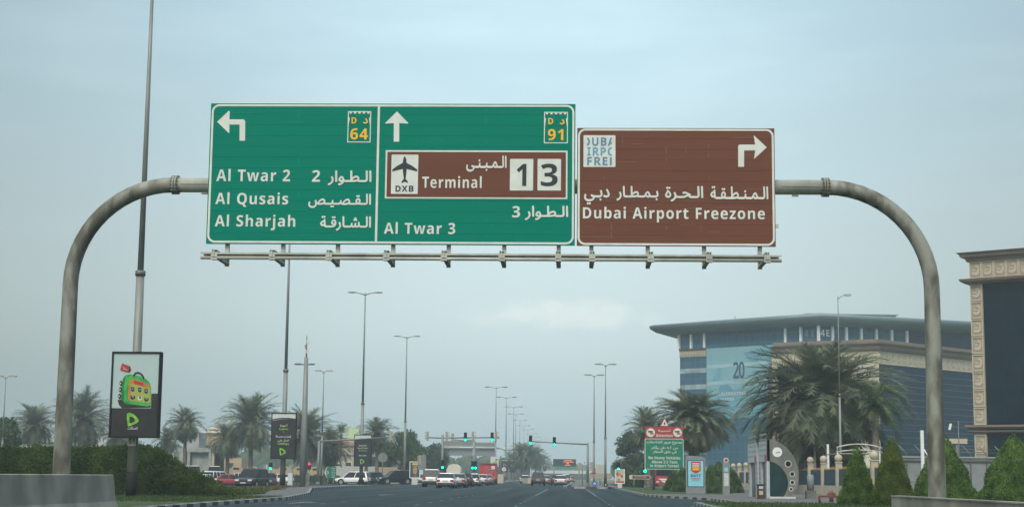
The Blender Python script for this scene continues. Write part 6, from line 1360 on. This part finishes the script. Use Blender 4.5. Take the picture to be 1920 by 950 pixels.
# ================================================================== THE PAVEMENT SIDE: SHELTER, FENCE, SHADES
XS_ = 10.72; SD = 87.; S7 = lambda x, y: (1380 + x / 6.335, 800 + y / 6.335)
def s7(x, y): p = at(*S7(x, y), SD); return (p.x, p.z)
sh = thing('bus_shelter', (XS_, SD, .12), 'silver air conditioned bus shelter with a curved end wall and round portholes', 'bus shelter'); os_ = sh.location.copy(); SL = 9.4
outer = [(360, 145), (400, 145), (440, 150), (480, 163), (520, 183), (555, 205), (590, 232), (625, 268), (655, 305), (685, 352), (710, 400), (730, 455), (744, 520), (746, 580), (740, 640), (728, 695), (710, 745), (680, 795), (645, 835), (605, 866)]
inner = [(372, 402), (400, 404), (430, 411), (465, 425), (495, 443), (525, 467), (550, 494), (575, 528), (597, 565), (612, 605), (620, 645), (620, 685), (613, 725), (600, 762), (582, 798), (562, 830), (540, 866)]
po = [s7(*p) for p in outer]; pi_ = [s7(*p) for p in inner]; b = MB(); b.poly(po + pi_[::-1] + [s7(360, 402)], SD, SD + .12); b.build('end_wall', 'alu', sh, org=os_)
for x, y, r1, r0 in ((620, 436, 42, 33), (667, 557, 33, 24), (669, 655, 31, 21), (653, 735, 25, 16)):
    c = s7(x, y); k = (s7(x + 10, y)[0] - c[0]) / 10; b = MB(); b.ring([(c[0] + r1 * k * math.cos(a * .3927), c[1] + r1 * k * math.sin(a * .3927)) for a in range(16)], [(c[0] + r0 * k * math.cos(a * .3927), c[1] + r0 * k * math.sin(a * .3927)) for a in range(16)], SD - .03, SD - .002); pr_ = b.build('porthole', 'offwhite', sh, org=os_)
    b = MB(); b.disc((c[0], SD - .012, c[1]), r0 * k, .008, n=16); b.build('glass', 'glass_dark', pr_, org=os_)
c = s7(490, 297); k = (s7(500, 297)[0] - c[0]) / 10; b = MB(); b.disc((c[0], SD - .03, c[1]), 58 * k, .02); b.poly([(c[0] + x * k, c[1] + z * k) for x, z in ((-32, -18), (-10, -6), (10, 4), (22, 10), (34, -4), (36, -12), (24, -2), (14, -4), (0, -10), (-14, -14))], SD - .04, SD - .034, 1); b.build('emblem', ['white', 'red_sign'], sh, org=os_)
b = MB(); gl = pi_ + [s7(372, 866)]; b.poly(gl, SD + .03, SD + .05); b.build('end_glass', 'shelter_glass', sh, org=os_)
b = MB(); i = 0; n = len(po)
b.add([(x, y, z) for y in (SD + .12, SD + SL) for x, z in po], [(k, k + 1, n + k + 1, n + k) for k in range(n - 1)], 0, True); b.add([(x, SD + SL, z) for x, z in po], [tuple(range(n))]); b.build('curved_shell', 'alu', sh, org=os_)
b = MB(); c0, c1 = s7(366, 405), s7(384, 878); b.box(((c0[0] + c1[0]) / 2, SD - .02, (c0[1] + .12) / 2), (c1[0] - c0[0], .10, c0[1] - .12)); b.box((s7(540, 0)[0], SD + .02, .17), (s7(695, 0)[0] - s7(385, 0)[0], .4, .1)); b.build('corner_frame', 'offwhite', sh, org=os_)
zt, zm = s7(360, 150)[1], s7(360, 405)[1]
for y0, y1 in ((SD, SD + 3.85), (SD + 4.75, SD + SL)):
    MB().box((XS_ - .03, (y0 + y1) / 2, (zt + zm) / 2), (.14, y1 - y0, zt - zm)).build('fascia', 'alu_blue', sh, org=os_)
    b = MB(); r_ = random.Random(int(y0)); 
    for rr in range(5): 
        yy = y0 + .4
        while yy < y1 - .5: l_ = r_.uniform(.25, .7); b.box((XS_ - .105, yy + l_ / 2, zm + .35 + .28 * rr), (.01, l_, .10)); yy += l_ + .22
    b.build('fascia_writing', 'signal_back', sh, org=os_); b = MB(); b.box((XS_ - .107, y0 + .7, zm + .18), (.01, .9, .3)); b.build('red_writing', 'red_lit', sh, org=os_)
    b = MB()
    for q in (y0 + .5, y1 - .5): b.box((XS_ - .02, q, (zm + .12) / 2), (.10, .95, zm - .12))
    b.build('door_leaves', 'alu_blue', sh, org=os_); MB().box((XS_ + .03, (y0 + y1) / 2, (zm + .12) / 2), (.03, y1 - y0 - .1, zm - .12)).build('door_glass', 'glass_dark', sh, org=os_)
    b = MB(); [b.box((XS_ - .076, q, .9 + .28 * k), (.01, .22, .18)) for q in (y0 + .3, y1 - .3) for k in range(6)]; b.build('door_writing', 'red_lit', sh, org=os_)
MB().box((XS_ + .14, SD + 4.3, (zt + .12) / 2), (.06, .9, zt - .12)).build('recess', 'plastic', sh, org=os_)
a = at(1426.5, 938, 84); t = thing('litter_bin', (a.x, 84, .12), 'dark brown litter bin in front of the bus shelter door', 'bin'); h = dz(908.5, 1426, 84) - .12
MB().box((0, 0, h / 2), (.36, .36, h)).build('body', 'brownbin', t); MB().box((0, 0, h + .02), (.40, .40, .05)).build('lid', 'matt_black', t); MB().box((-.0, -.185, h * .83), (.22, .012, .14)).build('opening', 'alu_blue', t); MB().box((0, -.185, h * .45), (.20, .012, .2)).build('label_plate', 'stone', t)

# fence of stone posts with ball caps
fx = 18.0; fe = thing('boundary_fence', (fx, 89.7, .12), 'long fence of beige ball topped posts with blue panels and gold tips', 'fence'); ph = 2.55
post_m = None
for k in range(16):
    y = 6.3 * k
    if k == 0:
        b = MB(); b.box((0, 0, 1.08), (.40, .40, 2.16)); b.box((0, 0, 2.19), (.48, .48, .08)); po_ = b.build('post', 'fencepost', fe, loc=(0, y, 0)); cp = MB().sphere((0, 0, 2.46), .27).build('ball_cap', 'fencepost', po_)
    else:
        o = po_.copy(); col.objects.link(o); o.location = (0, y, 0); c2 = cp.copy(); col.objects.link(c2); c2.parent = o
    if k == 15: break
    MB().box((0, y + 3.15, .32), (.30, 5.88, .64)).build('base_wall', 'stone', fe); b = MB(); b.box((0, y + 3.15, 1.18), (.04, 5.88, 1.08)); b.box((-.03, y + 3.15, .82), (.04, 5.88, .05)); b.build('panel', 'bluepanel', fe)
    b = MB(); b.box((0, y + 3.15, 1.76), (.05, 5.88, .06)); [b.box((0, y + .5 + q * .53, 1.84), (.05, .08, .18), taper=.2) for q in range(11)]; b.build('gold_trim', 'gold', fe)
fe2 = None
# grey pillar, red bench and hydrant
a = at(1520, 936, 88); t = thing('grey_pillar', (a.x, 88, .12), 'round grey pillar on a dark plinth beside the bus shelter in front of the fence', 'pillar'); MB().box((0, 0, .22), (.52, .5, .44)).build('plinth', 'steel_d', t); h = dz(889, 1520, 88) - .12; b = MB(); b.tube([(0, 0, .42), (0, 0, h - .06), (0, 0, h)], [.19, .19, .12], 14); b.build('shaft', 'cabinet', t)
a = at(1553, 944, 73); t = thing('bench', (a.x, 73, .12), 'dull red bench with tubular loop legs beside a clipped cone shrub', 'bench'); h = dz(929, 1553, 73) - .12
MB().box((.05, 0, h - .03), (.78, .4, .07)).build('seat', 'bench', t)
for x in (-.38, .42): b = MB(); b.tube([(x, -.18, 0), (x, -.18, h * .8), (x, -.1, h), (x, .1, h), (x, .18, h * .8), (x, .18, 0)], .028, 8); b.build('leg', 'bench', t)
b = MB(); b.tube([(-.40, -.2, h), (.46, -.2, h)], .025, 8); b.build('rail', 'bench', t)
a = at(1559, 943, 75.5); t = thing('fire_hydrant', (a.x, 75.5, .12), 'maroon hydrant standing just behind the dull red bench', 'hydrant'); h = dz(918, 1559, 75.5) - .12; b = MB(); b.tube([(0, 0, 0), (0, 0, h * .7), (0, 0, h * .85), (0, 0, h)], [.10, .10, .13, .03], 12); b.build('barrel', 'bench', t); b = MB(); b.tube([(-.2, 0, h * .66), (.2, 0, h * .66)], .06, 10); b.build('outlets', 'bench', t)
# parking shades behind the fence
D = 128; t = thing('parking_canopy', (at(1502, 894, D).x, D, .1), 'fabric parking canopy on white posts behind the ball topped fence', 'canopy'); ot = t.location.copy(); tops = []
for px, py, dd in ((1502.5, 842, 130), (1508.5, 838, 127), (1527.5, 836, 124), (1552, 832, 120)):
    q = at(px, py, dd); MB().box((q.x, dd, (q.z + .1) / 2), (.16, .16, q.z - .1)).build('post', 'mullion_w', t, org=ot); tops.append(q)
for i in range(3):
    A, B = tops[i] + Vector((0, 0, -.15)), tops[i + 1] + Vector((0, 0, -.15)); E0, E1 = A + Vector((3.6, 3, -.25)), B + Vector((3.6, 3, -.15)); b = MB(); n = 6; vs_ = []
    for u in range(n + 1):
        for v in range(n + 1): p = A.lerp(B, u / n).lerp(E0.lerp(E1, u / n), v / n); p.z -= .55 * math.sin(math.pi * u / n) * .6 + .5 * math.sin(math.pi * v / n); vs_.append(p - ot)
    b.add(vs_, [(u * (n + 1) + v, (u + 1) * (n + 1) + v, (u + 1) * (n + 1) + v + 1, u * (n + 1) + v + 1) for u in range(n) for v in range(n)], 0, True); b.build('fabric', 'shade', t)
D = 112; t = thing('arched_canopy', (at(1615, 894, D).x, D, .1), 'white arched canopy frame behind the clipped cone shrubs', 'canopy'); ot = t.location.copy()
for k, py in ((0, 832), (1, 843)):
    pts = [at(1568 + 9.6 * j, py + (3 - k * 1.2) * ((j - 4.3) / 4.3) ** 2 * 2.1, D + (0 if not k else .5)) for j in range(10)]; MB().tube([p - ot for p in pts], .05, 8).build('arch', 'galv_light', t)
for px in (1571, 1612, 1650): q = at(px, 838, D); MB().tube([Vector((q.x, D + .2, .1)) - ot, q - ot + Vector((0, .2, 0))], .05, 8).build('post', 'galv_light', t)
a, c = at(1572, 846, D), at(1652, 846, D); b = MB(); b.box(Vector(((a.x + c.x) / 2, D + 3, a.z - .1)) - ot, (c.x - a.x, 5.5, .06), ry=R(-1)); b.build('roof_sheet', 'shade', t)
# plain wall, barbed arms and posts behind the cones
D = 98; x0, x1 = at(1690, 894, D).x, at(1990, 894, D).x; t = thing('boundary_wall', ((x0 + x1) / 2, D, .12), 'dark grey wall with a pale capping and bent barbed wire arms behind the cone shrubs', 'wall'); zt = dz(851, 1800, D) - .12; w = x1 - x0
MB().box((0, 0, zt * .42), (w, .25, zt * .84)).build('wall', 'cabinet', t); MB().box((0, .8, zt * .93), (w, 2.2, .08), ry=0).build('capping', 'roofmetal2', t); MB().box((0, -.1, zt * .87), (w, .3, .16)).build('beam', 'steel_d', t)
for k in range(10):
    x = -w / 2 + .3 + k * w / 10; b = MB(); b.tube([(x, -.2, 0), (x, -.2, zt), (x - .45, -.2, zt + .5)], .035, 6); b.build('arm', 'steel_d', t)
b = MB(); [b.tube([(-w / 2, -.2, zt + dz_), (w / 2, -.2, zt + dz_)], .012, 4) for dz_ in (.1, .28)]; b.build('wire', 'steel_d', t)
D = 92; q = at(1728.5, 810, D); t = thing('white_post', (q.x, D, .12), 'short white post just outside the gantry leg by the wall', 'post'); MB().box((0, 0, q.z / 2), (.17, .17, q.z)).build('shaft', 'mullion_w', t); MB().tube([(.1, 0, q.z * .72), (.3, 0, q.z * .62), (.6, 0, q.z * .6)], .04, 6).build('bracket', 'mullion_w', t)
D = 108; q = at(1797, 800, D); t = thing('area_light', (q.x, D, .12), 'thin dark pole with a small white floodlight in front of the navy glass', 'lamp'); MB().tube([(0, 0, 0), (0, 0, q.z + .3)], .035, 6).build('pole', 'steel_d', t); MB().box((-.55, 0, q.z - .1), (.12, .2, .42), ry=R(15)).build('floodlight', 'white', t); b = MB(); b.tube([(-.5, 0, q.z - .1), (0, 0, q.z - .1)], .02, 5); b.build('bracket', 'steel_d', t)
D = 140; q0, q1 = at(1758, 826, D), at(1813, 826, D); t = thing('barrier_beam', ((q0.x + q1.x) / 2, D, .12), 'pale horizontal beam on a post before the navy glass beside the gantry leg', 'beam'); MB().box((0, 0, q0.z - .12), (q1.x - q0.x, .3, .42)).build('beam', 'stone', t); MB().box((.4, .1, (q0.z - .3) / 2), (.2, .2, q0.z - .3)).build('post', 'steel', t)

# ================================================================== THE HAZE
hz_ = MB().box((0, 2050, 16.5), (6200, 5100, 36)).build('haze', 'steel'); tag(hz_, kind='stuff')
hm = bpy.data.materials.new('haze'); hm.use_nodes = True; n = hm.node_tree.nodes; n.clear(); o = n.new('ShaderNodeOutputMaterial'); pv = n.new('ShaderNodeVolumePrincipled')
pv.inputs['Color'].default_value = (.80, .93, .97, 1); pv.inputs['Density'].default_value = .00058; pv.inputs['Anisotropy'].default_value = .25
hm.node_tree.links.new(pv.outputs[0], o.inputs['Volume']); hz_.data.materials.clear(); hz_.data.materials.append(hm)
